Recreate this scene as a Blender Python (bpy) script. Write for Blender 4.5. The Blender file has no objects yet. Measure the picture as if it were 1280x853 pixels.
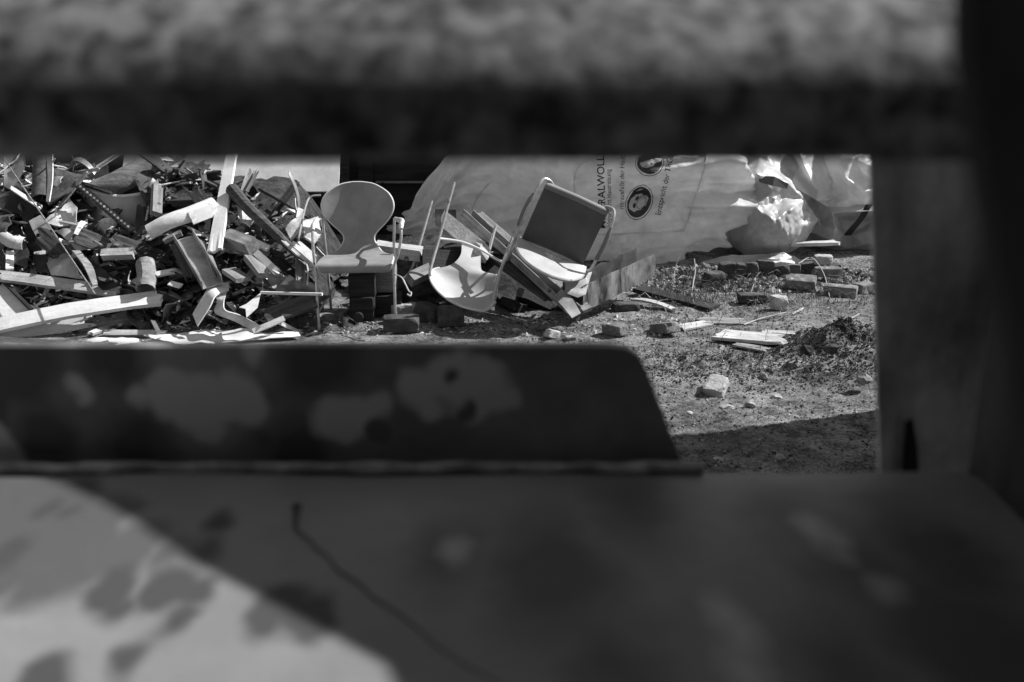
import bpy, bmesh, math, random
from mathutils import Vector, Matrix, noise
from mathutils.bvhtree import BVHTree
random.seed(11)
rnd = random.random
def ru(a, b): return a + (b - a) * random.random()
scene = bpy.context.scene
col = scene.collection

# ------------------------------------------------------------------ camera
F = 1244.0
TH = math.radians(15.9)
CAMZ = 1.8
CAM = Vector((0, 0, CAMZ))
FWD = Vector((0, math.cos(TH), -math.sin(TH)))
UP = Vector((0, math.sin(TH), math.cos(TH)))
def ray(px, py): return FWD + Vector((1, 0, 0)) * ((px - 640) / F) + UP * ((426.5 - py) / F)
def at(px, py, Y):
    d = ray(px, py); return CAM + d * (Y / d.y)
def gnd(px, py, z=0.0):
    d = ray(px, py); return CAM + d * ((z - CAMZ) / d.z)
def pxm(Y): return Y / F * 1.0            # metres per photo pixel at depth Y

cd = bpy.data.cameras.new('camera'); cam = bpy.data.objects.new('camera', cd); col.objects.link(cam)
cam.location = CAM; cam.rotation_euler = (math.radians(90) - TH, 0, 0)
cd.sensor_width = 36; cd.lens = F / 1280 * 36; cd.clip_end = 600; cd.clip_start = 0.02
cd.dof.use_dof = True; cd.dof.focus_distance = 6.9; cd.dof.aperture_fstop = 5.0; cd.dof.aperture_blades = 9
scene.camera = cam

# ------------------------------------------------------------------ light
EL, AZ = math.radians(42), math.radians(72)
SUN = Vector((math.sin(AZ) * math.cos(EL), math.cos(AZ) * math.cos(EL), math.sin(EL)))
sd = bpy.data.lights.new('sun', 'SUN'); sd.energy = 4.2; sd.angle = math.radians(.53); sd.color = (1, 1, 1)
so = bpy.data.objects.new('sun', sd); col.objects.link(so); so.rotation_euler = SUN.to_track_quat('Z', 'Y').to_euler()
so.location = (6, 8, 9)
w = bpy.data.worlds.new('World'); scene.world = w; w.use_nodes = True
nt = w.node_tree; bgn = nt.nodes['Background']; bgn.inputs[1].default_value = .08
sk = nt.nodes.new('ShaderNodeTexSky'); sk.sky_type = 'NISHITA'; sk.sun_disc = False
sk.sun_elevation = EL; sk.sun_rotation = AZ
bw = nt.nodes.new('ShaderNodeRGBToBW'); nt.links.new(sk.outputs[0], bw.inputs[0]); nt.links.new(bw.outputs[0], bgn.inputs[0])
vs = scene.view_settings; vs.view_transform = 'Standard'; vs.look = 'None'; vs.exposure = 0.87; vs.gamma = 1
vs.use_curve_mapping = False

# ------------------------------------------------------------------ materials (monochrome: the photograph is black and white)
MATS = {}
def mat(name, lo, hi, scale=(8, 8, 8), rough=.7, metal=0, detail=6, bump=.0, bscale=40, spots=None, p0=.35, p1=.65,
        spec=.3, trans=0, crease=0, distort=.4, weather=.35, coat=0, bdist=.01):
    m = bpy.data.materials.new(name); m.use_nodes = True; n = m.node_tree.nodes; l = m.node_tree.links
    b = n['Principled BSDF']
    tc = n.new('ShaderNodeTexCoord'); oi = n.new('ShaderNodeObjectInfo')
    mul = n.new('ShaderNodeVectorMath'); mul.operation = 'SCALE'; mul.inputs[0].default_value = (37, 53, 71); l.new(oi.outputs['Random'], mul.inputs['Scale'])
    add = n.new('ShaderNodeVectorMath'); l.new(tc.outputs['Object'], add.inputs[0]); l.new(mul.outputs[0], add.inputs[1])
    mp = n.new('ShaderNodeMapping'); mp.inputs['Scale'].default_value = scale; l.new(add.outputs[0], mp.inputs['Vector'])
    no = n.new('ShaderNodeTexNoise'); no.inputs['Scale'].default_value = 1; no.inputs['Detail'].default_value = detail
    no.inputs['Roughness'].default_value = .62; no.inputs['Distortion'].default_value = distort
    l.new(mp.outputs[0], no.inputs['Vector'])
    cr = n.new('ShaderNodeValToRGB'); cr.color_ramp.elements[0].position = p0; cr.color_ramp.elements[1].position = p1
    cr.color_ramp.elements[0].color = (lo, lo, lo, 1); cr.color_ramp.elements[1].color = (hi, hi, hi, 1)
    l.new(no.outputs['Fac'], cr.inputs[0]); colr = cr.outputs[0]
    # broad weathering and a per-object tone
    n2 = n.new('ShaderNodeTexNoise'); n2.inputs['Scale'].default_value = 5; n2.inputs['Detail'].default_value = 8
    n2.inputs['Roughness'].default_value = .7; l.new(add.outputs[0], n2.inputs['Vector'])
    mr = n.new('ShaderNodeMapRange'); mr.inputs['From Min'].default_value = .35; mr.inputs['From Max'].default_value = .62
    mr.inputs['To Min'].default_value = 1 - weather; mr.inputs['To Max'].default_value = 1.0; l.new(n2.outputs['Fac'], mr.inputs['Value'])
    mx = n.new('ShaderNodeMixRGB'); mx.blend_type = 'MULTIPLY'; mx.inputs[0].default_value = 1
    l.new(colr, mx.inputs[1]); l.new(mr.outputs[0], mx.inputs[2]); colr = mx.outputs[0]
    if spots:                      # (scale, threshold, tone, softness): stains or flaked paint with an edge of their own
        sc_, th_, tone, soft = spots
        n3 = n.new('ShaderNodeTexNoise'); n3.inputs['Scale'].default_value = sc_; n3.inputs['Detail'].default_value = 3
        l.new(add.outputs[0], n3.inputs['Vector'])
        m3 = n.new('ShaderNodeMapRange'); m3.inputs['From Min'].default_value = th_; m3.inputs['From Max'].default_value = th_ + soft
        l.new(n3.outputs['Fac'], m3.inputs['Value'])
        x3 = n.new('ShaderNodeMixRGB'); l.new(m3.outputs[0], x3.inputs[0]); l.new(colr, x3.inputs[1]); x3.inputs[2].default_value = (tone, tone, tone, 1)
        colr = x3.outputs[0]
    l.new(colr, b.inputs['Base Color'])
    b.inputs['Metallic'].default_value = metal; b.inputs['Specular IOR Level'].default_value = spec
    rr = n.new('ShaderNodeMapRange'); rr.inputs['To Min'].default_value = max(.05, rough - .12); rr.inputs['To Max'].default_value = min(1, rough + .15)
    l.new(n2.outputs['Fac'], rr.inputs['Value']); l.new(rr.outputs[0], b.inputs['Roughness'])
    if coat: b.inputs['Coat Weight'].default_value = coat
    if bump:
        nb = n.new('ShaderNodeTexNoise'); nb.inputs['Scale'].default_value = bscale; nb.inputs['Detail'].default_value = 6; nb.inputs['Roughness'].default_value = .65
        l.new(add.outputs[0], nb.inputs['Vector'])
        bp = n.new('ShaderNodeBump'); bp.inputs['Strength'].default_value = bump; bp.inputs['Distance'].default_value = bdist
        if crease:
            rg = n.new('ShaderNodeTexNoise'); rg.noise_type = 'RIDGED_MULTIFRACTAL'; rg.inputs['Scale'].default_value = crease; rg.inputs['Detail'].default_value = 3; rg.inputs['Distortion'].default_value = 1.2
            mpc = n.new('ShaderNodeMapping'); mpc.inputs['Scale'].default_value = (.7, 1, 1.6); mpc.inputs['Rotation'].default_value = (0, .5, 0); l.new(add.outputs[0], mpc.inputs['Vector']); l.new(mpc.outputs[0], rg.inputs['Vector'])
            bc = n.new('ShaderNodeBump'); bc.inputs['Strength'].default_value = .8; bc.inputs['Distance'].default_value = .035; l.new(rg.outputs['Fac'], bc.inputs['Height']); l.new(bc.outputs[0], bp.inputs['Normal'])
        l.new(nb.outputs['Fac'], bp.inputs['Height']); l.new(bp.outputs[0], b.inputs['Normal'])
    if trans:
        tr = n.new('ShaderNodeBsdfTranslucent'); l.new(colr, tr.inputs[0]); ms = n.new('ShaderNodeMixShader'); ms.inputs[0].default_value = trans
        out = n['Material Output']; l.new(b.outputs[0], ms.inputs[1]); l.new(tr.outputs[0], ms.inputs[2]); l.new(ms.outputs[0], out.inputs[0])
    MATS[name] = m
    return m
G_ = (3, 45, 45)     # wood grain runs along local x
mat('pale_wood', .42, .62, G_, .75, bump=.4, bscale=60, weather=.4, spots=(14, .66, .12, .04))
mat('grey_wood', .17, .36, G_, .8, bump=.5, bscale=60, weather=.45, spots=(12, .66, .06, .05))
mat('dark_wood', .035, .11, G_, .8, bump=.5, bscale=50, weather=.4)
mat('black_wood', .012, .04, G_, .75, bump=.5, bscale=50)
mat('white_paint', .66, .78, (6, 30, 30), .5, bump=.25, bscale=35, weather=.22, spots=(9, .67, .2, .05))
mat('zinc_sheet', .34, .55, (5, 5, 5), .4, metal=.45, bump=.25, bscale=12, weather=.4)
mat('dark_sheet', .05, .13, (7, 7, 7), .5, metal=.3, bump=.35, bscale=20, weather=.5)
mat('roof_felt', .05, .11, (30, 30, 30), .85, bump=.5, bscale=60, weather=.4)
mat('black_rubber', .008, .02, (9, 9, 9), .45, bump=.2)
mat('plaster', .5, .72, (9, 9, 9), .85, bump=.6, bscale=40, weather=.35)
mat('basin_plastic', .42, .52, (3, 3, 3), .35, spec=.5, weather=.25)
mat('chrome_tube', .42, .56, (5, 5, 40), .3, metal=.35, spec=.6, weather=.25, spots=(30, .66, .12, .05))
mat('shell_grey', .22, .29, (6, 6, 6), .45, spec=.5, weather=.25, bump=.06, bscale=120)
mat('shell_pale', .36, .44, (6, 6, 6), .5, spec=.4, weather=.2, bump=.06, bscale=120)
mat('edge_trim', .62, .74, (6, 6, 6), .4, weather=.2)
mat('dark_vinyl', .075, .095, (5, 5, 5), .5, spec=.4, bump=.1, bscale=150, weather=.2)
mat('arm_pad', .16, .2, (5, 5, 5), .5, weather=.2)
mat('white_seat', .36, .44, (5, 5, 5), .55, weather=.15)
mat('brick_face', .13, .26, (14, 14, 14), .9, bump=.8, bscale=70, weather=.45, spots=(16, .63, .42, .05))
mat('pale_brick', .34, .5, (14, 14, 14), .9, bump=.8, bscale=70, weather=.35, spots=(16, .64, .14, .06))
mat('dark_brick', .045, .11, (14, 14, 14), .9, bump=.8, bscale=70, weather=.4)
mat('bag_film', .80, .90, (2.5, 2.5, 2.5), .34, spec=.5, trans=.36, crease=3.2, bump=.35, bscale=9, weather=.22, bdist=.03)
mat('bag_film_grey', .52, .66, (2.5, 2.5, 2.5), .3, spec=.5, trans=.28, crease=3.5, bump=.35, bscale=9, weather=.3, bdist=.03)
mat('print_ink', .035, .06, (20, 20, 20), .5, weather=.2)
mat('print_pale', .55, .65, (20, 20, 20), .5, weather=.2)
mat('strap_black', .012, .025, (20, 20, 20), .5)
mat('wall_dark', .012, .04, (2, 2, 20), .8, bump=.4, bscale=30)
mat('panel_white', .76, .84, (1.2, 1.2, 1.2), .6, weather=.25, spots=(5, .7, .1, .02))
mat('hoarding', .1, .2, (2, 2, 30), .8, bump=.4)
mat('stone', .18, .36, (12, 12, 12), .9, bump=.7, bscale=50)
mat('clod', .03, .085, (20, 20, 20), .95, bump=1, bscale=60)
mat('chip', .25, .6, (20, 20, 20), .8, bump=.3)
mat('dark_chip', .03, .12, (20, 20, 20), .85, bump=.3)
mat('straw', .35, .5, (20, 20, 20), .8)
mat('weed', .06, .14, (20, 20, 20), .8)
mat('steel_paint', .2, .31, (9, 9, 9), .7, spec=.15, bump=.25, bscale=45, weather=.4)
mat('rail_paint', .03, .27, (80, 80, 80), .9, spec=.1, bump=.25, bscale=120, weather=.6, p0=.34, p1=.7)
mat('sill_paint', .19, .23, (6, 6, 6), .6, spec=.15, bump=.15, bscale=40, weather=.2)
mat('post_paint', .26, .62, (14, 14, 5), .75, spec=.15, bump=.25, bscale=30, weather=.6)
mat('dark_steel', .012, .03, (9, 9, 9), .75, spec=.1, bump=.3, bscale=40)
def blobs(name, spots, tone, soft=.006, wob=.02, wsc=22, squash=(1, 1, 1)):
    """stains / bare patches of the paint, given as (centre, radius) in the object's own space"""
    m = MATS[name]; n = m.node_tree.nodes; l = m.node_tree.links; b = n['Principled BSDF']
    src = b.inputs['Base Color'].links[0].from_socket
    tc = n.new('ShaderNodeTexCoord'); no = n.new('ShaderNodeTexNoise'); no.inputs['Scale'].default_value = wsc; no.inputs['Detail'].default_value = 2
    l.new(tc.outputs['Object'], no.inputs['Vector'])
    sb = n.new('ShaderNodeVectorMath'); sb.operation = 'SUBTRACT'; l.new(no.outputs['Color'], sb.inputs[0]); sb.inputs[1].default_value = (.5, .5, .5)
    sc_ = n.new('ShaderNodeVectorMath'); sc_.operation = 'SCALE'; l.new(sb.outputs[0], sc_.inputs[0]); sc_.inputs['Scale'].default_value = wob * 2
    ad = n.new('ShaderNodeVectorMath'); l.new(tc.outputs['Object'], ad.inputs[0]); l.new(sc_.outputs[0], ad.inputs[1]); cur = None
    sq = n.new('ShaderNodeVectorMath'); sq.operation = 'MULTIPLY'; l.new(ad.outputs[0], sq.inputs[0]); sq.inputs[1].default_value = squash; ad = sq
    for (c, r) in spots:
        d = n.new('ShaderNodeVectorMath'); d.operation = 'DISTANCE'; l.new(ad.outputs[0], d.inputs[0]); d.inputs[1].default_value = [c[i] * squash[i] for i in range(3)]
        s = n.new('ShaderNodeMath'); s.operation = 'SUBTRACT'; l.new(d.outputs['Value'], s.inputs[0]); s.inputs[1].default_value = r
        if cur is None: cur = s.outputs[0]
        else:
            k = n.new('ShaderNodeMath'); k.operation = 'SMOOTH_MIN'; k.inputs[2].default_value = .006; l.new(cur, k.inputs[0]); l.new(s.outputs[0], k.inputs[1]); cur = k.outputs[0]
    mr = n.new('ShaderNodeMapRange'); mr.inputs['From Min'].default_value = soft; mr.inputs['From Max'].default_value = -soft; l.new(cur, mr.inputs['Value'])
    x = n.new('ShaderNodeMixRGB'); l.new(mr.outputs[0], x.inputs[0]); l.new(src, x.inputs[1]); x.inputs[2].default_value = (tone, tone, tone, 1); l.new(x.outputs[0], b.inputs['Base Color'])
mat('weld_grey', .2, .5, (40, 40, 40), .5, bump=.4, bscale=60, weather=.6)
mat('stained_sheet', .04, .3, (12, 2.5, 2.5), .5, metal=.4, bump=.3, bscale=15, weather=.6, p0=.42, p1=.56)
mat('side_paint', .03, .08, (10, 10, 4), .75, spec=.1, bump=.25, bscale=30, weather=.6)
mat('slot_black', .004, .006, (9, 9, 9), .8)

# ground: dusty trodden soil, tyre-packed sand and grit
m = bpy.data.materials.new('soil'); m.use_nodes = True; n = m.node_tree.nodes; l = m.node_tree.links; b = n['Principled BSDF']
b.inputs['Roughness'].default_value = .95; b.inputs['Specular IOR Level'].default_value = .1
tc = n.new('ShaderNodeTexCoord')
def nz(scale, detail=8, rough=.65):
    t = n.new('ShaderNodeTexNoise'); t.inputs['Scale'].default_value = scale; t.inputs['Detail'].default_value = detail; t.inputs['Roughness'].default_value = rough
    l.new(tc.outputs['Object'], t.inputs['Vector']); return t
def ramp(src, p0, p1, c0, c1):
    r = n.new('ShaderNodeValToRGB'); e = r.color_ramp.elements; e[0].position = p0; e[1].position = p1
    e[0].color = (c0, c0, c0, 1); e[1].color = (c1, c1, c1, 1); l.new(src, r.inputs[0]); return r.outputs[0]
a1 = ramp(nz(1.6).outputs['Fac'], .36, .60, .21, .48)
a2 = ramp(nz(55, 6).outputs['Fac'], .38, .6, .45, 1.0)
a3 = ramp(nz(7, 10, .78).outputs['Fac'], .39, .54, .3, 1.0)
x1 = n.new('ShaderNodeMixRGB'); x1.blend_type = 'MULTIPLY'; x1.inputs[0].default_value = 1; l.new(a1, x1.inputs[1]); l.new(a2, x1.inputs[2])
x2 = n.new('ShaderNodeMixRGB'); x2.blend_type = 'MULTIPLY'; x2.inputs[0].default_value = 1; l.new(x1.outputs[0], x2.inputs[1]); l.new(a3, x2.inputs[2])
l.new(x2.outputs[0], b.inputs['Base Color'])
bp = n.new('ShaderNodeBump'); bp.inputs['Strength'].default_value = 1; bp.inputs['Distance'].default_value = .012; l.new(nz(70, 6, .7).outputs['Fac'], bp.inputs['Height'])
bp2 = n.new('ShaderNodeBump'); bp2.inputs['Strength'].default_value = 1; bp2.inputs['Distance'].default_value = .05; l.new(nz(16, 8, .7).outputs['Fac'], bp2.inputs['Height'])
l.new(bp2.outputs[0], bp.inputs['Normal']); l.new(bp.outputs[0], b.inputs['Normal'])
MATS['soil'] = m
m = bpy.data.materials.new('rubble_dirt'); m.use_nodes = True; n = m.node_tree.nodes; l = m.node_tree.links; b = n['Principled BSDF']
b.inputs['Roughness'].default_value = .95; tc = n.new('ShaderNodeTexCoord')
l.new(ramp(nz(14, 8, .75).outputs['Fac'], .4, .7, .012, .11), b.inputs['Base Color'])
bp = n.new('ShaderNodeBump'); bp.inputs['Strength'].default_value = 1; bp.inputs['Distance'].default_value = .06; l.new(nz(22, 8, .75).outputs['Fac'], bp.inputs['Height']); l.new(bp.outputs[0], b.inputs['Normal'])
MATS['rubble_dirt'] = m

# ------------------------------------------------------------------ mesh helpers
class MB:
    def __init__(s): s.v = []; s.f = []
    def add(s, vs, fs):
        o = len(s.v); s.v += [Vector(p) for p in vs]; s.f += [[i + o for i in q] for q in fs]; return s
    def box(s, c, ax, ay, az, bev=0.0, jit=0):
        c = Vector(c); ax, ay, az = Vector(ax), Vector(ay), Vector(az)
        bm = bmesh.new(); bmesh.ops.create_cube(bm, size=2)
        if bev:
            for v in bm.verts: v.co = Vector((v.co.x * ax.length, v.co.y * ay.length, v.co.z * az.length))
            bmesh.ops.bevel(bm, geom=list(bm.edges), offset=bev, segments=2, profile=.6, affect='EDGES')
            if jit:
                for v in bm.verts: v.co += Vector((ru(-jit, jit), ru(-jit, jit), ru(-jit, jit)))
            fr = (ax.normalized(), ay.normalized(), az.normalized())
        else: fr = (ax, ay, az)
        bm.verts.index_update()
        s.add([c + fr[0] * v.co.x + fr[1] * v.co.y + fr[2] * v.co.z for v in bm.verts], [[v.index for v in f.verts] for f in bm.faces]); bm.free(); return s
    def tube(s, pts, r, n=8, cap=True, flat=1.0):
        pts = [Vector(p) for p in pts]; rs = r if isinstance(r, (list, tuple)) else [r] * len(pts)
        t0 = (pts[1] - pts[0]).normalized(); u = t0.orthogonal().normalized(); o = len(s.v)
        for i, p in enumerate(pts):
            t = ((pts[min(i + 1, len(pts) - 1)] - pts[max(i - 1, 0)])).normalized()
            u = (u - t * u.dot(t)); u = u.normalized() if u.length > 1e-6 else t.orthogonal().normalized(); k = t.cross(u)
            for j in range(n):
                a = 2 * math.pi * j / n; s.v.append(p + u * (math.cos(a) * rs[i]) + k * (math.sin(a) * rs[i] * flat))
        for i in range(len(pts) - 1):
            for j in range(n):
                s.f.append([o + i * n + j, o + i * n + (j + 1) % n, o + (i + 1) * n + (j + 1) % n, o + (i + 1) * n + j])
        if cap:
            s.f.append([o + j for j in range(n)][::-1]); s.f.append([o + (len(pts) - 1) * n + j for j in range(n)])
        return s
    def sheet(s, rows, t):
        """grid of points (list of rows) turned into a thin solid sheet of thickness t"""
        R, C = len(rows), len(rows[0]); o = len(s.v)
        nn = []
        for i in range(R):
            for j in range(C):
                a = Vector(rows[min(i + 1, R - 1)][j]) - Vector(rows[max(i - 1, 0)][j]); b_ = Vector(rows[i][min(j + 1, C - 1)]) - Vector(rows[i][max(j - 1, 0)])
                q = a.cross(b_); nn.append(q.normalized() if q.length > 1e-9 else Vector((0, 0, 1)))
        for sg in (.5, -.5):
            for i in range(R):
                for j in range(C): s.v.append(Vector(rows[i][j]) + nn[i * C + j] * (t * sg))
        k = R * C
        for i in range(R - 1):
            for j in range(C - 1):
                q = [o + i * C + j, o + i * C + j + 1, o + (i + 1) * C + j + 1, o + (i + 1) * C + j]
                s.f.append(q); s.f.append([x + k for x in q][::-1])
        for i in range(R - 1):
            for j in (0, C - 1):
                q = [o + i * C + j, o + (i + 1) * C + j, o + (i + 1) * C + j + k, o + i * C + j + k]; s.f.append(q if j == 0 else q[::-1])
        for j in range(C - 1):
            for i in (0, R - 1):
                q = [o + i * C + j, o + i * C + j + k, o + i * C + j + 1 + k, o + i * C + j + 1]; s.f.append(q if i == 0 else q[::-1])
        return s
    def poly(s, pts, t, nrm, crumple=0, cuts=3):
        """outline polygon -> solid sheet with optional crumple"""
        bm = bmesh.new(); vs_ = [bm.verts.new(Vector(p)) for p in pts]; bm.faces.new(vs_)
        bmesh.ops.triangulate(bm, faces=list(bm.faces))
        if crumple:
            for _ in range(cuts): bmesh.ops.subdivide_edges(bm, edges=[e for e in bm.edges if e.calc_length() > .05], cuts=1, use_grid_fill=True); bmesh.ops.triangulate(bm, faces=list(bm.faces))
            sd_ = Vector((rnd() * 50, rnd() * 50, rnd() * 50)); nv = Vector(nrm).normalized()
            for v in bm.verts: v.co += nv * crumple * (noise.noise(v.co * 5 + sd_) * 1.4 + .5 * abs(noise.noise(v.co * 14 + sd_)))
        g = bmesh.ops.extrude_face_region(bm, geom=list(bm.faces))
        for e in g['geom']:
            if isinstance(e, bmesh.types.BMVert): e.co -= Vector(nrm).normalized() * t
        bmesh.ops.recalc_face_normals(bm, faces=bm.faces); bm.verts.index_update()
        s.add([v.co for v in bm.verts], [[v.index for v in f.verts] for f in bm.faces]); bm.free(); return s
    def build(s, name, m, parent=None, smooth=False, matrix=None, origin=None, sharp=35):
        """verts in world space; stored relative to the parent empty, or to own matrix"""
        if parent is not None:
            inv = parent['_m'] if False else PM[parent.name].inverted()
            vv = [inv @ p for p in s.v]
        elif matrix is not None:
            inv = matrix.inverted(); vv = [inv @ p for p in s.v]
        else:
            c = origin if origin is not None else sum(s.v, Vector()) / len(s.v); vv = [p - c for p in s.v]; matrix = Matrix.Translation(c)
        me = bpy.data.meshes.new(name); me.from_pydata(vv, [], s.f); me.validate(); me.update()
        bm = bmesh.new(); bm.from_mesh(me); bmesh.ops.recalc_face_normals(bm, faces=bm.faces); bm.to_mesh(me); bm.free()
        if smooth:
            for p in me.polygons: p.use_smooth = True
            try: me.set_sharp_from_angle(angle=math.radians(sharp))
            except Exception: pass
        me.materials.append(MATS[m])
        o = bpy.data.objects.new(name, me); col.objects.link(o)
        if parent is not None: o.parent = parent; PM[o.name] = PM[parent.name].copy()
        else: o.matrix_world = matrix; PM[o.name] = matrix.copy()
        return o
PM = {}
def tag(o, label, cat, group=None, kind=None):
    if label: o['label'] = label
    if cat: o['category'] = cat
    if group: o['group'] = group
    if kind: o['kind'] = kind
    return o
def thing(name, label, cat, loc, group=None, matrix=None):
    o = bpy.data.objects.new(name, None); col.objects.link(o); o.empty_display_size = .1
    M = matrix if matrix is not None else Matrix.Translation(Vector(loc)); o.matrix_world = M; PM[o.name] = M.copy()
    return tag(o, label, cat, group)
def frame(a, b_, nref=(.3, -.6, .75), roll=0):
    d = (b_ - a).normalized(); nv = Vector(nref); nv = nv - d * nv.dot(d); nv.normalize()
    if roll: nv = Matrix.Rotation(roll, 3, d) @ nv
    return d, nv.cross(d), nv          # along, width, normal
def M4(o, x, y, z): return Matrix(((x.x, y.x, z.x, o.x), (x.y, y.y, z.y, o.y), (x.z, y.z, z.z, o.z), (0, 0, 0, 1)))
def board_local(L, w_, t, rag=(0.0, 0.0), bow=0.0, cols=5, nseg=6, taper=1.0, wob=.004):
    """plank along local x, ragged broken ends, small bow; local mesh builder"""
    mb = MB(); sd_ = rnd() * 90; ea = [ru(0, rag[0]) for _ in range(cols + 1)]; eb = [ru(0, rag[1]) for _ in range(cols + 1)]
    o = 0
    for i in range(nseg + 1):
        u = i / nseg; ww = w_ * (1 + (taper - 1) * u)
        for sgn in (1, -1):
            for j in range(cols + 1):
                x0, x1 = ea[j], L - eb[j]; x = x0 + (x1 - x0) * u
                y = (j / cols - .5) * ww; z = sgn * t / 2 + bow * 4 * u * (1 - u)
                q = Vector((x * 3, y * 3, sd_)); y += wob * noise.noise(q); z += wob * noise.noise(q + Vector((7, 3, 1)))
                if (i in (0, nseg)) and rag[0 if i == 0 else 1] > 0: x += ru(-.25, .25) * rag[0 if i == 0 else 1] * .5; z += ru(-.2, .2) * t
                mb.v.append(Vector((x, y, z)))
    C = cols + 1; S = 2 * C
    for i in range(nseg):
        for j in range(cols):
            a, c = i * S + j, (i + 1) * S + j
            mb.f.append([a, c, c + 1, a + 1]); mb.f.append([a + C, a + C + 1, c + C + 1, c + C])
        for j in (0, cols):
            a, c = i * S + j, (i + 1) * S + j; mb.f.append([a, a + C, c + C, c] if j == 0 else [a, c, c + C, a + C])
    for i in (0, nseg):
        for j in range(cols):
            a = i * S + j; mb.f.append([a, a + 1, a + C + 1, a + C])
    return mb
def board(name, a, b_, w_, t, m, label=None, cat=None, group=None, roll=0, rag=(0, 0), bow=0, taper=1, nref=(.3, -.6, .75), nseg=6, cols=5, parent=None):
    d, y, z = frame(a, b_, nref, roll); M = M4(a, d, y, z); mb = board_local((b_ - a).length, w_, t, rag, bow, cols, nseg, taper)
    mb.v = [M @ p for p in mb.v]
    o = mb.build(name, m, parent=parent, matrix=None if parent is not None else M)
    if parent is None: tag(o, label, cat, group)
    return o
def cpt(pts, n):
    """Catmull-Rom resample"""
    pts = [Vector(p) for p in pts]; P = [2 * pts[0] - pts[1]] + pts + [2 * pts[-1] - pts[-2]]; out = []
    for i in range(1, len(P) - 2):
        for k in range(n):
            t = k / n; a, b_, c, d = P[i - 1:i + 3]
            out.append(.5 * ((2 * b_) + (c - a) * t + (2 * a - 5 * b_ + 4 * c - d) * t * t + (3 * b_ - a - 3 * c + d) * t ** 3))
    return out + [pts[-1]]
# ------------------------------------------------------------------ ground
MC = gnd(1045, 438); MC2 = gnd(1075, 476)
def fb(x, y, s, o=0): return noise.noise(Vector((x * s + o, y * s - o, o * .37)))
def sm(a, b_, x):
    t = max(0, min(1, (x - a) / (b_ - a))); return t * t * (3 - 2 * t)
def gh(x, y):
    near = sm(16, 9, abs(y - 6)) * sm(9, 5, abs(x))
    h = .02 * fb(x, y, .9, 3) + near * (.012 * fb(x, y, 4, 1) + .010 * fb(x, y, 11, 5) + .006 * fb(x, y, 27, 8))
    h += near * (.018 + .03 * max(0, fb(x, y, 6, 2))) * sm(7.7, 8.4, y) * sm(.3, 1.0, x)
    dx, dy = (x - MC.x - .1) / .46, (y - MC.y) / .28
    h += .14 * math.exp(-(dx * dx + dy * dy) ** 1.3 * 1.2) * (1 + .9 * fb(x, y, 6, 4) + .4 * fb(x, y, 17, 2))
    dx, dy = (x - MC2.x) / .16, (y - MC2.y) / .12
    h += .05 * math.exp(-(dx * dx + dy * dy)) * (1 + .6 * fb(x, y, 12, 4))
    # low ridge of turned soil in front of the loose brick
    q = (y - 5.75 - .1 * fb(x, 0, 1.5, 9)) / .2
    h += .03 * math.exp(-q * q) * sm(.5, .9, x) * (.5 + abs(fb(x, y, 10, 6)) * 2)
    return h
def span(a, b_, st):
    k = int(round((b_ - a) / st)); return [a + (b_ - a) * i / k for i in range(k)]
def far(v, sg, n=14): return [v + sg * (1.6 ** i) * .4 for i in range(1, n)]
xs = sorted(far(-4.6, -1)) + span(-4.6, -.2, .06) + span(-.2, 2.9, .02) + span(2.9, 5, .1) + [5.0] + far(5.0, 1)
ys = sorted(far(-1, -1)) + span(-1, 3.7, .15) + span(3.7, 10.2, .022) + span(10.2, 14, .15) + [14.0] + far(14.0, 1)
mb = MB(); nxx = len(xs)
for y in ys:
    for x in xs: mb.v.append(Vector((x, y, gh(x, y))))
for j in range(len(ys) - 1):
    for i in range(nxx - 1):
        a = j * nxx + i; mb.f.append([a, a + 1, a + nxx + 1, a + nxx])
g = mb.build('ground', 'soil', smooth=True, matrix=Matrix.Identity(4), sharp=180); tag(g, None, None, kind='structure')
def gp(px, py, dz=0):
    p = gnd(px, py); p = gnd(px, py, gh(p.x, p.y)); p.z += dz; return p

# ------------------------------------------------------------------ the steel frame we look through (out of focus)
fr = thing('steel_frame', 'blurred weathered steel frame with flaking paint surrounding the view into the yard', 'frame', (0, .7, 1.5))
SZ = 1.5
# sill: deep flat ledge running back towards the viewer
yA = gnd(640, 588, SZ).y
rows = []
for j in range(41):
    yy = -.25 + (yA + .25) * j / 40
    rows.append([Vector((x, yy, SZ - .004 - .004 * noise.noise(Vector((x * 6, yy * 6, 2))) - (.004 if j == 40 else 0))) for x in [-1.3 + 1.66 * i / 60 for i in range(61)]])
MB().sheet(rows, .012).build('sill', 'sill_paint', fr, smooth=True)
MB().box((-.47, yA - .006, SZ - .06), (.83, 0, 0), (0, .004, 0), (0, 0, .05), .002).build('sill_edge', 'dark_steel', fr)
def sl(px, py, rpx):
    p = gnd(px, py, SZ); return (tuple(p - Vector((0, .7, SZ))), rpx * p.length_scale if False else rpx * p.y / F)
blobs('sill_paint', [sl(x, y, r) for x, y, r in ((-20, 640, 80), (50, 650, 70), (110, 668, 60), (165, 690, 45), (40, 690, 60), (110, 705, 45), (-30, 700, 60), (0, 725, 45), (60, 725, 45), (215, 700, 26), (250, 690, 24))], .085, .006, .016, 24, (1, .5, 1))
blobs('sill_paint', [sl(x, y, r) for x, y, r in ((143, 735, 30), (150, 765, 24), (135, 752, 24), (208, 740, 36), (240, 745, 26), (215, 778, 28), (345, 768, 42), (390, 775, 36), (160, 838, 28), (50, 858, 38), (62, 640, 18), (92, 645, 12), (10, 700, 30), (270, 655, 16))], .062, .004, .012, 26, (1, .5, 1))
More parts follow.
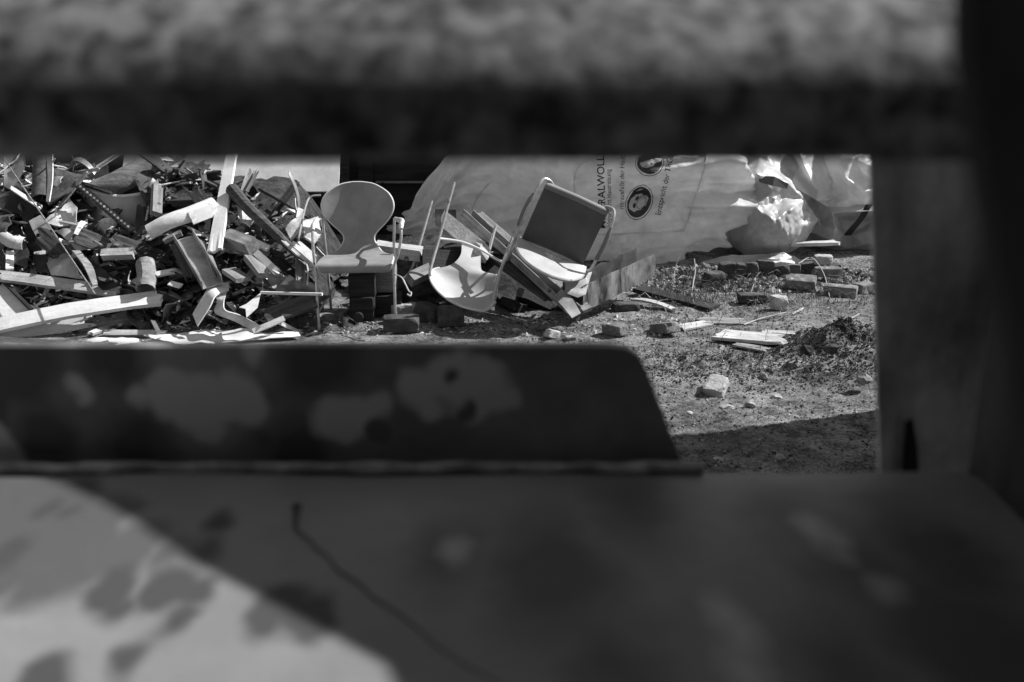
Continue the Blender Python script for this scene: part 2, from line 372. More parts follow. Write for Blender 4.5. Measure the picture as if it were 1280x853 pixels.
blobs('sill_paint', [sl(x, y, r) for x, y, r in ((690, 720, 90), (800, 640, 60), (1080, 720, 70), (1180, 700, 80), (1200, 800, 120), (1060, 840, 60), (760, 830, 60), (560, 700, 40), (980, 650, 40))], .085, .02, .02, 22, (1, .5, 1))
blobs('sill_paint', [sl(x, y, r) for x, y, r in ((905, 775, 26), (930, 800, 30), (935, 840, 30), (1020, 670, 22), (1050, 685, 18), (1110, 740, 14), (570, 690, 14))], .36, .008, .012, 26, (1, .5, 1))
# bracket: upright plate with a cut corner standing on the sill
YB = .728
def pl(px, py, Y): return at(px, py, Y)
out = [pl(-420, 428, YB), pl(760, 428, YB), pl(782, 431, YB), pl(797, 441, YB), pl(808, 462, YB), pl(830, 520, YB), pl(849, 570, YB), pl(853, 590, YB)]
out += [Vector((out[-1].x, YB, SZ - .06)), Vector((out[0].x, YB, SZ - .06))]
def bl(px, py, rpx):
    p = at(px, py, YB - .012); return (tuple(p - Vector((0, .7, SZ))), rpx * 1.12 * YB / F)
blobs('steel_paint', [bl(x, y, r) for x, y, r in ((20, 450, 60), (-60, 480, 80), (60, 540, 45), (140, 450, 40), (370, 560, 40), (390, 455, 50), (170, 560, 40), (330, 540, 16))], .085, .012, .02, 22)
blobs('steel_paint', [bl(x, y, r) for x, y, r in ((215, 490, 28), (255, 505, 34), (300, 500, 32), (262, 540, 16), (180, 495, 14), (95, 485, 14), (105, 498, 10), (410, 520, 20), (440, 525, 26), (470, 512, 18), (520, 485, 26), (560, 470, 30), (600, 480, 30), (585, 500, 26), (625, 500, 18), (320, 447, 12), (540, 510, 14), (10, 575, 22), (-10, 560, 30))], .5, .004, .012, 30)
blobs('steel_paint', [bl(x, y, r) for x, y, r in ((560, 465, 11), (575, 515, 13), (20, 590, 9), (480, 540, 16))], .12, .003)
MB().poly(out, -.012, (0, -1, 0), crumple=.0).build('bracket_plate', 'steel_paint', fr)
pts = [Vector((pl(x, 590, yA).x, yA - .004, SZ + .003 + .002 * noise.noise(Vector((x * .02, 0, 0))))) for x in range(-420, 880, 12)]
MB().tube(pts, [.005 + .0025 * noise.noise(Vector((x * .25, 4, 0))) for x in range(len(pts))], 8).build('weld_bead', 'weld_grey', fr, smooth=True)
# top rail, profile extruded along x: rounded underside, upright face, sloping top
YR = .40
zb = at(640, 200, YR).z; zf = at(640, 88, YR - .02).z
prof = [(YR + .045, zb + .008), (YR + .02, zb + .001), (YR + .0, zb), (YR - .016, zb + .001), (YR - .021, zb + .006), (YR - .022, zf - .020), (YR - .0208, zf - .010), (YR - .0175, zf - .001), (YR - .012, zf + .007), (YR - .004, zf + .014), (YR + .01, zf + .024), (YR + .03, zf + .036), (YR + .045, zf + .042), (YR + .055, zf + .035), (YR + .06, zf + .01), (YR + .055, zb + .02)]
xr = .33; rows = []
for i in range(121):
    x = -.9 + (xr + .9) * i / 120; sc_ = 1 if i < 119 else (.97 if i < 120 else .9)
    r = []
    for (a, c) in prof + prof[:1]:
        q = Vector((x * 18, a * 30, c * 30)); r.append(Vector((x, YR + .04 + (a - YR - .04) * sc_ + .0010 * noise.noise(q), zb + .05 + (c - zb - .05) * sc_ + .0012 * noise.noise(q * 1.7) * (0 if c < zb + .012 else 1))))
    rows.append(r)
mbr = MB(); n_ = len(prof) + 1
for r in rows: mbr.v += r
for i in range(120):
    for j in range(n_ - 1): mbr.f.append([i * n_ + j, i * n_ + j + 1, (i + 1) * n_ + j + 1, (i + 1) * n_ + j])
mbr.f.append([120 * n_ + j for j in range(n_ - 1)]); mbr.f.append([j for j in range(n_ - 1)][::-1])
mbr.build('top_rail', 'rail_paint', fr, smooth=True, sharp=50)
# right post (beyond the sill), its slot, the side wall and the rail's end bracket
YP = .79
ZT = 1.905
a0, a1_ = at(1086, 195, YP), at(1098, 590, YP)
k = (a1_.x - a0.x) / (a1_.z - a0.z)
po = [Vector((a0.x + k * (ZT - a0.z), YP, ZT)), Vector((.46, YP, ZT)), Vector((.46, YP, 1.3)), Vector((a0.x + k * (1.3 - a0.z), YP, 1.3))]
MB().poly(po, -.006, (0, -1, 0)).build('post', 'post_paint', fr)
MB().poly([at(1133, 530, YP - .013), at(1141, 524, YP - .013), at(1147, 560, YP - .013), at(1149, 600, YP - .013), at(1128, 600, YP - .013)], .003, (0, -1, 0)).build('slot', 'slot_black', fr)  # flat black patch standing for the dark inside the slot
xw = gnd(1200, 586, SZ).x
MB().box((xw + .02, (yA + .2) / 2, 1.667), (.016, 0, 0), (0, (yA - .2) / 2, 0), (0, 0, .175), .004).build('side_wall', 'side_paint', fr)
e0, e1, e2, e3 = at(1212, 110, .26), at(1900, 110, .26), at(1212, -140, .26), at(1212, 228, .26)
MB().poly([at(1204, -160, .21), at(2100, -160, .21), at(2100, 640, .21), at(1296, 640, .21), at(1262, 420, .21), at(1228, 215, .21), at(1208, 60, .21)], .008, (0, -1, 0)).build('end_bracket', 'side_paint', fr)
# unseen plate added further out, top edge sloped to throw diagonal shade across the sill
XS = .62
def onplate(px, py):
    p = gnd(px, py, SZ); t = (XS - p.x) / SUN.x; return p + SUN * t
pA, pB = onplate(90, 600), onplate(522, 838)
dd = pA - pB; pC = pA + dd * .35; pD = pB - dd * 0.35
MB().poly([pC, pA, pB, onplate(542, 880), Vector((XS, pD.y, 1.2)), Vector((XS, pC.y, 1.2))], .02, (1, 0, 0)).build('shade_plate', 'dark_steel', fr)
# crack across the sill, modelled as a thin dark strand from a small bolt hole
wp = cpt([gnd(372, 632, SZ + .002), gnd(374, 660, SZ + .002), gnd(420, 705, SZ + .002), gnd(500, 770, SZ + .002), gnd(590, 835, SZ + .002), gnd(700, 900, SZ + .002)], 8)
wr = MB().tube([p + Vector((.0025 * noise.noise(p * 60), .004 * noise.noise(p * 45 + Vector((3, 3, 3))), 0)) for p in wp], [max(.0007, .0026 - .00022 * i) for i in range(len(wp))], 6).build('wire', 'dark_sheet', smooth=True)
tag(wr, 'crack in the blurred painted ledge, modelled as a thin dark strand', 'wire')
bt = MB().tube([gnd(371, 634, SZ), gnd(371, 634, SZ + .003)], .003, 10).build('bolt', 'slot_black', fr)

# ------------------------------------------------------------------ unseen hoarding added at the right to shade the near ground (hidden by the post)
P0 = gnd(1090, 514); P1 = P0 + Vector((SUN.x, SUN.y, 0)).normalized() * 1.25
hw = thing('shade_hoarding', 'unseen board hoarding added behind the frame post to cast the near ground shadow', 'fence', (P1.x, 3.5, 0))
for i in range(22):
    y = P1.y - .09 - i * .182
    MB().box((P1.x + .012, y, 1.2 + ru(-.01, .02)), (.012, 0, 0), (0, .088, 0), (0, 0, 1.2), .003).build('board', 'hoarding', hw)
for i in range(3): MB().box((P1.x + .07, P1.y - .1 - i * 1.85, 1.15), (.045, 0, 0), (0, .045, 0), (0, 0, 1.2), .004).build('post', 'hoarding', hw)

# ------------------------------------------------------------------ unseen dark boards and roof added behind the viewer to shade the frame
bw_ = thing('shade_wall', 'unseen dark board wall and roof added behind the viewer to shade the frame', 'wall', (0, -.9, 0))
for i in range(20): MB().box((-2.0 + i * .2, -.9 + .004 * (i % 2), 1.3), (.098, 0, 0), (0, .012, 0), (0, 0, 1.3), .003).build('board', 'wall_dark', bw_)
MB().box((-1.9, -.35, 1.3), (.012, 0, 0), (0, .52, 0), (0, 0, 1.3), .003).build('side_boards', 'wall_dark', bw_)
MB().box((0, -.42, 2.64), (2.1, 0, 0), (0, .52, -.06), (0, 0, .015)).build('roof', 'wall_dark', bw_)

# ------------------------------------------------------------------ dark shed behind
YW = 10.4
sh = thing('shed', 'dark timber shed with white wall panels standing behind the rubble heap', 'shed', (-3, YW, 0))
MB().box((-3.6, YW + .1, 1.0), (4.3, 0, 0), (0, .06, 0), (0, 0, 1.0)).build('wall', 'wall_dark', sh)
MB().box((-3.6, YW + 1.45, 1.98), (4.4, 0, 0), (0, 1.45, -.12), (0, 0, .05)).build('roof', 'roof_felt', sh)
def rect(x0, x1, y0, y1, Y, dep=.02):
    a, c = at(x0, y1, Y), at(x1, y0, Y); return ((a.x + c.x) / 2, Y, (a.z + c.z) / 2), ((c.x - a.x) / 2, 0, 0), (0, dep, 0), (0, 0, (c.z - a.z) / 2)
q0, q1 = at(150, 240, YW - .62), at(423, 240, YW - .62)
tl_ = Vector((0, math.sin(math.radians(33)), math.cos(math.radians(33))))
wpn = MB().sheet([[q0.lerp(q1, k / 6) + tl_ * (1.0 * j / 5) for k in range(7)] for j in range(6)], .02).build('white_panel', 'panel_white'); tag(wpn, 'big smooth white panel leaning against the dark shed behind the heap', 'panel')
MB().box(*rect(-300, 20, 120, 240, YW)).build('white_panel', 'panel_white', sh)
MB().box(*rect(60, 440, 241, 247, YW - .06, .05), .004).build('ledge', 'dark_wood', sh)
MB().box(*rect(424.5, 432, 120, 262, YW - .03, .04), .004).build('mullion', 'dark_wood', sh)
MB().box(*rect(112, 128, 120, 262, YW - .05, .05), .004).build('mullion', 'grey_wood', sh)
MB().box(*rect(138, 150, 120, 262, YW - .03, .04), .004).build('mullion', 'black_wood', sh)
MB().box(*rect(470, 640, 227, 228.6, YW - .0, .05)).build('rail', 'grey_wood', sh)
MB().box(*rect(452, 462, 120, 300, YW - .0, .05)).build('mullion', 'wall_dark', sh)

# ------------------------------------------------------------------ bags of mineral wool
def topx(P):
    d = P - CAM; k = d.dot(FWD); return 640 + F * d.x / k, 426.5 - F * d.dot(UP) / k
def segd(px, py, pl_):
    best = 1e9
    for (x0, y0), (x1, y1) in zip(pl_[:-1], pl_[1:]):
        dx, dy = x1 - x0, y1 - y0; t = max(0, min(1, ((px - x0) * dx + (py - y0) * dy) / (dx * dx + dy * dy))); best = min(best, math.hypot(px - x0 - t * dx, py - y0 - t * dy))
    return best
def bag(name, label, dims, e1, e2, M, m, group, n=60, crumple=((1.6, .05), (3.6, .03), (8, .012)), folds=(), warp=.5, floor=-.42, sag=.0, taper=0, seed=0, stretch=(1, 1, 1)):
    """a filled film sack: rounded block, sharp-creased crumples, and single folds"""
    a_, b_, c_ = dims[0] / 2, dims[1] / 2, dims[2] / 2; mb = MB(); idx = {}; sd_ = Vector((seed * 3.1, seed * 1.7, seed))
    nx, ny, nz_ = n, max(8, int(n * dims[1] / dims[0])), max(8, int(n * dims[2] / dims[0]))
    def V(i, j, k):
        if (i, j, k) in idx: return idx[(i, j, k)]
        q = Vector((math.tan((i / nx * 2 - 1) * .785), math.tan((j / ny * 2 - 1) * .785), math.tan((k / nz_ * 2 - 1) * .785)))
        r = (abs(q.x) ** e1 + (abs(q.y) ** e2 + abs(q.z) ** e2) ** (e1 / e2)) ** (1 / e1); q /= r
        nv = Vector((abs(q.x) ** (e1 - 1) * (1 if q.x > 0 else -1) / a_, abs(q.y) ** (e2 - 1) * (1 if q.y > 0 else -1) / b_, abs(q.z) ** (e2 - 1) * (1 if q.z > 0 else -1) / c_)).normalized()
        p = Vector((q.x * a_, q.y * b_, q.z * c_)); pn = Vector((p.x * stretch[0], p.y * stretch[1], p.z * stretch[2])); w_ = Vector([noise.noise(pn * .9 + sd_ + Vector((9 * t, 0, 0))) for t in range(3)]) * warp
        h = sum(A * (abs(noise.noise((pn + w_) * f + sd_)) * 2 - .45) for f, A in crumple)
        if taper: k_ = taper + (1 - taper) * sm(-a_ - .35, -a_ + 1.25, p.x); p.z = -c_ + (p.z + c_) * k_
        if sag: p.z -= sag * (p.x / a_) ** 2 * (1 if p.z > 0 else .2)
        P = M @ (p + nv * h)
        if folds and (P - CAM).dot((M.to_3x3() @ nv)) < .3:
            X, Y = topx(P)
            for pl_, amp, wd in folds:
                d = segd(X, Y, pl_)
                if d < wd * 2.5: P += (M.to_3x3() @ nv) * amp * (max(0, 1 - d / wd / 1.5) ** 1.5)
        z0 = (M @ Vector((0, 0, c_ * floor * 2))).z
        if P.z < z0: P.z = z0 + .1 * (P.z - z0)
        idx[(i, j, k)] = len(mb.v); mb.v.append(P); return idx[(i, j, k)]
    for i in range(nx):
        for j in range(ny):
            for k in (0, nz_): mb.f.append([V(i, j, k), V(i + 1, j, k), V(i + 1, j + 1, k), V(i, j + 1, k)])
    for i in range(nx):
        for k in range(nz_):
            for j in (0, ny): mb.f.append([V(i, j, k), V(i + 1, j, k), V(i + 1, j, k + 1), V(i, j, k + 1)])
    for j in range(ny):
        for k in range(nz_):
            for i in (0, nx): mb.f.append([V(i, j, k), V(i, j + 1, k), V(i, j + 1, k + 1), V(i, j, k + 1)])
    return tag(mb.build(name, m, smooth=True, matrix=M, sharp=180), label, 'bag', group)
def TR(x, y, z, rz=0, ry=0, rx=0): return Matrix.Translation((x, y, z)) @ Matrix.Rotation(math.radians(rz), 4, 'Z') @ Matrix.Rotation(math.radians(ry), 4, 'Y') @ Matrix.Rotation(math.radians(rx), 4, 'X')
BG = 'plastic bags of mineral wool dumped behind the chairs'
FO = [([(590, 268), (640, 255), (692, 244)], .016, 5), ([(600, 282), (640, 275), (665, 272)], .012, 4), ([(560, 225), (620, 210), (650, 216), (700, 230)], .015, 8), ([(640, 196), (700, 215), (720, 222)], .012, 5), ([(760, 196), (722, 210), (718, 248)], .012, 4),
      ([(755, 291), (800, 290), (858, 288)], .02, 5), ([(858, 288), (870, 250), (884, 196)], .018, 6), ([(876, 240), (930, 228)], -.02, 6), ([(760, 335), (830, 312), (928, 272)], .035, 7), ([(770, 346), (850, 316), (926, 290)], -.03, 5), ([(790, 348), (860, 326), (922, 302)], .03, 6), ([(830, 348), (880, 333), (918, 318)], -.025, 5),
      ([(905, 205), (918, 230), (922, 262)], .10, 15), ([(872, 262), (900, 255), (912, 262)], .06, 12), ([(895, 300), (915, 318)], .06, 9), ([(800, 196), (842, 240), (850, 275)], .01, 6), ([(535, 262), (560, 250), (580, 255)], .012, 6), ([(560, 200), (600, 225)], .010, 8)]
b1 = bag('insulation_bag', 'huge pale insulation bag printed with black lettering and round warning signs', (3.3, 1.3, 1.6), 2.15, 4.0, TR(.50, 9.55, .66, -14, 3), 'bag_film', BG, n=150, taper=.22, crumple=((1.1, .12), (2.6, .10), (6, .05), (13, .016)), folds=[(a_, b_ * 2.2, c_ * 1.15) for a_, b_, c_ in FO], seed=4, warp=.7, floor=-.40, stretch=(.75, 1, 1.5))
from mathutils.geometry import delaunay_2d_cdt
def folded_bag(name, label, m, Y0, outline, inner, crumple, depth=.8, seed=1, smooth=3, relief=1.0):
    """slack film sack: its creases run between given fold points; closed at the back"""
    pts = outline + inner; n0 = len(outline)
    vv, ee, ff, *_ = delaunay_2d_cdt([Vector((p[0], p[1])) for p in pts], [(k, (k + 1) % n0) for k in range(n0)], [], 1, .5)
    bm = bmesh.new(); sd_ = Vector((seed * 7.3, seed, 0))
    def dep(v):
        return min(pts, key=lambda p: (p[0] - v.x) ** 2 + (p[1] - v.y) ** 2)[2]
    bv = [bm.verts.new(at(v.x, v.y, Y0 + dep(v) * relief)) for v in vv]
    for f in ff: bm.faces.new([bv[k] for k in f])
    for _ in range(4): bmesh.ops.subdivide_edges(bm, edges=list(bm.edges), cuts=1, use_grid_fill=True); bmesh.ops.triangulate(bm, faces=list(bm.faces))
    inn = [v for v in bm.verts if not v.is_boundary]
    for _ in range(smooth): bmesh.ops.smooth_vert(bm, verts=inn, factor=.5, use_axis_x=True, use_axis_y=True, use_axis_z=True)
    bm.normal_update(); dsp = {}
    for v in bm.verts:
        q = v.co + Vector((noise.noise(v.co * 2 + sd_), noise.noise(v.co * 2 - sd_), 0)) * .3
        dsp[v] = Vector((0, -1, .2)) * sum(A * (abs(noise.noise(q * f + sd_)) * 2 - .4) for f, A in crumple)
    for v, d_ in dsp.items(): v.co += d_ * (.25 if v.is_boundary else 1)
    c = sum((v.co for v in bm.verts), Vector()) / len(bm.verts)
    g_ = bmesh.ops.extrude_face_region(bm, geom=list(bm.faces)); back = [e for e in g_['geom'] if isinstance(e, bmesh.types.BMVert)]
    for v in back: v.co = Vector((c.x + (v.co.x - c.x) * .9, v.co.y + depth + .25 * (c.y - v.co.y), max(.02, c.z + (v.co.z - c.z) * .92)))
    bmesh.ops.recalc_face_normals(bm, faces=bm.faces); bm.verts.index_update(); mb = MB()
    mb.add([v.co for v in bm.verts], [[v.index for v in f.verts] for f in bm.faces]); bm.free()
    return tag(mb.build(name, m, smooth=True, sharp=60), label, 'bag', BG)
CR = ((3, .04), (7, .04), (15, .014))
b2 = folded_bag('insulation_bag', 'crumpled grey film bag with a dark slit slumped right of the printed bag', 'bag_film_grey', 9.05,
    [(908, 268, .1), (916, 225, .1), (935, 208, .12), (950, 196, .16), (952, 150, .3), (1005, 150, .35), (1000, 205, .25), (990, 226, .1), (1006, 250, .05), (1023, 275, -.05), (1003, 307, -.02), (978, 321, -.02), (935, 323, 0), (916, 308, .08)],
    [(944, 217, -.08), (986, 229, -.04), (946, 262, -.24), (965, 240, -.10), (968, 277, -.30), (992, 260, -.18), (940, 292, -.16), (985, 292, -.22), (960, 306, -.14), (978, 248, -.02), (929, 245, -.02), (928, 275, -.02), (1003, 283, -.08)], ((3, .03), (7, .018), (15, .004)), .6, 3, 3, 1.3)
sl_ = [at(947, 219.5, 8.95), at(968, 221, 8.93), at(986, 230, 8.97), at(984, 236, 8.95), at(966, 232.5, 8.87), at(950, 228, 8.9)]
MB().poly(sl_, .01, (0, -1, .2)).build('slit_shade', 'slot_black', b2)  # black sheet over the film, drawn for the unlit inside of the slit
b3 = folded_bag('insulation_bag', 'slack pale sack with a dark strap and level folds standing beside the frame post', 'bag_film_grey', 9.5,
    [(1000, 262, .1), (1020, 240, .1), (1100, 235, .1), (1150, 240, .1), (1165, 318, .1), (1085, 318, 0), (1045, 317, 0), (1014, 305, .05), (1003, 290, .05)],
    [(1040, 266, -.2), (1085, 264, -.2), (1130, 266, -.18), (1050, 276, -.05), (1090, 277, -.05), (1045, 286, -.2), (1095, 287, -.22), (1060, 295, -.06), (1120, 295, -.06), (1040, 302, -.18), (1090, 304, -.2), (1060, 311, -.05), (1140, 300, -.1), (1025, 280, -.08), (1022, 293, -.12)], ((3, .03), (7, .02), (15, .006)), .8, 5, 1, 1.5)
b4 = folded_bag('insulation_bag', 'folded slack sack heaped on top of the two smaller bags', 'bag_film', 9.42,
    [(965, 150, .3), (1040, 145, .2), (1120, 150, .2), (1160, 200, .1), (1155, 262, .05), (1082, 262, -.02), (1062, 268, -.04), (1034, 259, -.06), (1020, 250, -.02), (1008, 238, 0), (988, 216, .1), (974, 204, .15)],
    [(1000, 192, -.12), (1012, 224, -.16), (1030, 200, .08), (1046, 190, -.1), (1041, 226, .1), (1037, 245, .04), (1057, 222, -.2), (1078, 240, -.16), (1067, 198, -.14), (1078, 215, .0), (1092, 210, -.16), (1022, 240, -.1), (1105, 235, -.05), (1060, 250, -.1)], ((3, .03), (7, .022), (15, .006)), .8, 8, 1, 1.6)
strap = [at(1086, 256, 9.24), at(1077, 272, 9.2), at(1067, 284, 9.2), at(1059, 294, 9.26)]
MB().sheet([[p + Vector((-.03, 0, .0)), p + Vector((.03, -.01, .0))] for p in cpt(strap, 5)], .01).build('strap', 'strap_black', b3, smooth=True)
lf = [at(848, 341, 8.72), at(880, 327, 8.74), at(915, 319, 8.78), at(985, 320, 8.9), at(1014, 327, 8.86), at(960, 331, 8.72), at(905, 340, 8.62), at(886, 354, 8.5), at(866, 350, 8.52)]
MB().poly(lf, .006, (.1, -.6, .8), .06).build('loose_film', 'bag_film_grey', b1, smooth=True)

# print on the big bag: black ink following the film
bvh = BVHTree.FromObject(b1, bpy.context.evaluated_depsgraph_get()); Mi = b1.matrix_world.inverted()
def onbag(px, py, off):
    o = Mi @ CAM; d = (Mi.to_3x3() @ ray(px, py)).normalized(); h = bvh.ray_cast(o, d)
    if h[0] is None: return None
    q = h[1] if h[1].dot(d) < 0 else -h[1]
    return b1.matrix_world @ (h[0] + q * off)
def print_tris(tris, name, m, off, split=3.0):
    """2D triangles in photo units -> ink lying on the bag"""
    bm = bmesh.new()
    for t in tris: bm.faces.new([bm.verts.new((p[0], p[1], 0)) for p in t])
    bmesh.ops.remove_doubles(bm, verts=bm.verts, dist=.01)
    for _ in range(4):
        es = [e for e in bm.edges if e.calc_length() > split]
        if not es: break
        bmesh.ops.subdivide_edges(bm, edges=es, cuts=1); bmesh.ops.triangulate(bm, faces=list(bm.faces))
    mb = MB(); bad = set(); bm.verts.index_update()
    for v in bm.verts:
        p = onbag(v.co.x, v.co.y, off)
        if p is None: bad.add(v.index); p = Vector()
        mb.v.append(p)
    mb.f = [[v.index for v in f.verts] for f in bm.faces if not any(v.index in bad for v in f.verts)]; bm.free()
    if mb.f:
        me = bpy.data.meshes.new(name); inv = b1.matrix_world.inverted(); me.from_pydata([inv @ p for p in mb.v], [], mb.f); me.validate(); me.update()
        me.materials.append(MATS[m]); o = bpy.data.objects.new(name, me); col.objects.link(o); o.parent = b1; PM[o.name] = b1.matrix_world.copy()
def fan(pts): c = (sum(p[0] for p in pts) / len(pts), sum(p[1] for p in pts) / len(pts)); return [(c, pts[i], pts[(i + 1) % len(pts)]) for i in range(len(pts))]
def ell(cx, cy, a, b_, rot, n=40, sx=0, sy=0):
    return [(cx + a * math.cos(t) * math.cos(rot) - b_ * math.sin(t) * math.sin(rot), cy + a * math.cos(t) * math.sin(rot) + b_ * math.sin(t) * math.cos(rot)) for t in [2 * math.pi * i / n for i in range(n)]]
def ring(o, i): n = len(o); return [t for k in range(n) for t in ((o[k], o[(k + 1) % n], i[k]), (o[(k + 1) % n], i[(k + 1) % n], i[k]))]
def text(s, origin, along, size, bold=0.0, squeeze=1.0):
    cu = bpy.data.curves.new('t', 'FONT'); cu.body = s; cu.size = 1; cu.offset = bold; ob = bpy.data.objects.new('t', cu); col.objects.link(ob)
    me = bpy.data.meshes.new_from_object(ob.evaluated_get(bpy.context.evaluated_depsgraph_get())); me.calc_loop_triangles()
    ax = Vector((along[0], along[1])).normalized(); upv = Vector((ax.y, -ax.x))      # image y runs down
    P = [(origin[0] + (v.co.x * squeeze * ax.x + v.co.y * upv.x) * size, origin[1] + (v.co.x * squeeze * ax.y + v.co.y * upv.y) * size) for v in me.vertices]
    tr = [tuple(P[i] for i in t.vertices) for t in me.loop_triangles]; bpy.data.objects.remove(ob); return tr
print_tris(text('MINERALWOLLE', (757.5, 286), (-.03, -1), 13.2, .012, 1.0), 'printed_lettering', 'print_ink', .004)
print_tris(text('Verursacht Hautreizung', (764.5, 283), (-.02, -1), 8.2, .0, .9), 'printed_lettering', 'print_ink', .004)
print_tris(text('nitrausfußt der Haut', (779.5, 262), (.02, -1), 8.6, .0, .95), 'printed_lettering', 'print_ink', .004)
print_tris(text('Entspricht der TRGS', (825.5, 270), (.22, -1), 10.0, .002, .92), 'printed_lettering', 'print_ink', .004)
rt = math.radians(22)
def sign(cx, cy, a, b_, rot):
    print_tris(ring(ell(cx, cy, a, b_, rot), ell(cx, cy, a - .8, b_ - .8, rot)), 'printed_sign', 'print_ink', .004)
    print_tris(fan(ell(cx, cy, a - 2.4, b_ - 2.6, rot)), 'printed_sign', 'print_ink', .004)
sign(799, 253, 16.5, 22.5, rt)
face = [(790, 247), (795, 243), (802, 241), (803.5, 244), (809, 246), (811, 249), (807, 257), (801, 263), (796, 264), (793, 266), (787, 262), (786, 256)]
print_tris(fan(face), 'printed_sign', 'print_pale', .0075)
print_tris(fan(ell(796.5, 249, 1.5, 3, math.radians(28))), 'printed_sign', 'print_ink', .011)
print_tris(fan(ell(793.5, 258, 1.8, 3.2, math.radians(12))), 'printed_sign', 'print_ink', .011)
print_tris(ring(ell(802, 254, 5.2, 8.2, math.radians(25)), ell(802, 254, 4.7, 7.7, math.radians(25))), 'printed_sign', 'print_ink', .011)
sign(812, 204, 18, 16, math.radians(-8))
glove = [(801, 203), (809, 201), (817, 199), (829, 198), (826, 202), (818, 205), (815, 209), (808, 211), (803, 209), (801, 206)]
print_tris(fan(glove), 'printed_sign', 'print_pale', .0075)
# seams welded across the film and the dark strap of the slack sack
def on_line(pts, n=10, off=.004):
    out = []
    for a in cpt([Vector((p[0], p[1], 0)) for p in pts], n):
        q = onbag(a.x, a.y, off)
        if q: out.append(q)
    return out
for pth in ([(640, 290), (700, 292), (760, 293), (800, 291), (855, 289)], [(855, 289), (868, 250), (882, 205), (884, 185)], [(590, 262), (598, 245), (612, 228)], [(720, 252), (718, 225), (726, 205), (745, 196)]):
    L_ = on_line(pth)
    if len(L_) > 3: MB().tube(L_, .006, 6).build('seam', 'bag_film', b1, smooth=True)

# ------------------------------------------------------------------ chairs
def shell(rows_, cols=18, dish=.05, dish_from=.5, thick=.016):
    R = cpt([Vector(r) for r in rows_], 4); grid = []; edge_l, edge_r = [], []
    for (y, z, hw_) in R:
        hw_ = max(hw_, .012); r = []
        for j in range(cols + 1):
            s = j / cols * 2 - 1; k = sm(dish_from - .05, dish_from + .15, z)
            r.append(Vector((s * hw_, y - dish * k * (s * hw_ / .25) ** 2, z + (1 - k) * .0)))
        grid.append(r); edge_l.append(r[0]); edge_r.append(r[-1])
    return grid, edge_l + edge_r[::-1]
SEATROWS = [(-.215, .395, .22), (-.235, .42, .24), (-.215, .447, .25), (-.1, .445, .252), (0, .44, .25), (.1, .44, .235), (.165, .452, .17), (.205, .485, .135), (.225, .53, .108), (.235, .57, .110), (.24, .61, .14), (.245, .66, .19), (.25, .71, .228), (.257, .76, .25), (.265, .81, .25), (.275, .86, .225), (.28, .90, .175), (.283, .93, .11), (.285, .942, .03)]
base = Vector((at(450, 400, 6.87).x, 6.87, 0)); MA = Matrix.Translation(base) @ Matrix.Rotation(math.radians(4), 4, 'Z')
ch = thing('armchair', 'upright tubular armchair with grey paddle-shaped backrest standing before the rubble heap', 'chair', base, 'discarded chairs', MA)
grid, edge = shell(SEATROWS)
T = lambda P: [MA @ Vector(p) for p in P]
shl = MB().sheet([T(r) for r in grid], .02).build('seat_shell', 'shell_grey', ch, smooth=True)
MB().tube(T(edge + edge[:1]), .0085, 8).build('edge_trim', 'edge_trim', shl, smooth=True)
for s in (-1, 1):
    fl = .0 if s < 0 else .045
    MB().tube(T(cpt([(s * .262, -.235, 0), (s * .264, -.235, .25), (s * .266, -.232, .43), (s * (.272 + fl * .6), -.23, .53), (s * (.274 + fl), -.215, .63), (s * (.274 + fl), -.18, .685), (s * (.272 + fl), -.05, .70), (s * .27, .12, .70), (s * .262, .235, .69)], 6)), .0098, 8).build('leg', 'chrome_tube', ch, smooth=True)
    MB().tube(T(cpt([(s * .235, .30, 0), (s * .24, .26, .3), (s * .246, .235, .5), (s * .256, .235, .69)], 6)), .0098, 8).build('leg', 'chrome_tube', ch, smooth=True)
    MB().tube(T(cpt([(s * (.274 + fl), -.2, .68), (s * (.274 + fl), -.15, .703), (s * (.273 + fl), -.03, .71), (s * .271, .08, .708)], 5)), [.016] * 3 + [.021] * 10 + [.016] * 3, 10, flat=.8).build('armrest', 'edge_trim', ch, smooth=True)
MB().tube(T([(-.262, -.2, .415), (.262, -.2, .415)]), .01, 8).build('crossbar', 'chrome_tube', ch, smooth=True)
MB().tube(T([(-.243, .2, .425), (.243, .2, .425)]), .01, 8).build('crossbar', 'chrome_tube', ch, smooth=True)

# upturned chair: pale concave backrest hanging down at the front, legs in the air
base = at(585, 385, 6.85); base.z = 0
c2 = thing('tubular_chair', 'upturned chair with pale concave backrest at the ground and tube legs in the air', 'chair', base, 'discarded chairs')
TL = [(0, 577, 307, 601, 315), (.15, 576, 318, 600.5, 328), (.28, 570, 327, 602, 339), (.38, 559, 333.5, 611, 342.5), (.5, 541, 337.5, 621.5, 346), (.65, 537.5, 348, 620.5, 364), (.8, 545.5, 362, 618, 376), (.92, 560.3, 375, 612.8, 385), (1, 577, 383.5, 604.6, 389.5)]
ctr = cpt([Vector((a, 0, 0)) for a, *_ in TL], 4); Lc = cpt([Vector((q[1], q[2], 0)) for q in TL], 4); Rc = cpt([Vector((q[3], q[4], 0)) for q in TL], 4); grid = []
for i in range(len(ctr)):
    t = ctr[i].x; Y = 7.16 - .48 * t; r = []
    for j in range(19):
        s = j / 18 * 2 - 1; p = Lc[i].lerp(Rc[i], j / 18); wpx = (Rc[i].x - Lc[i].x) / 84
        q = at(p.x, p.y, Y); q += Vector((0, .62, -.5)) * (.085 * (1 - s * s) * wpx * wpx * sm(.1, .6, t)); r.append(q)
    grid.append(r)
sh2 = MB().sheet(grid, .014).build('backrest', 'shell_pale', c2, smooth=True)
k0 = 14
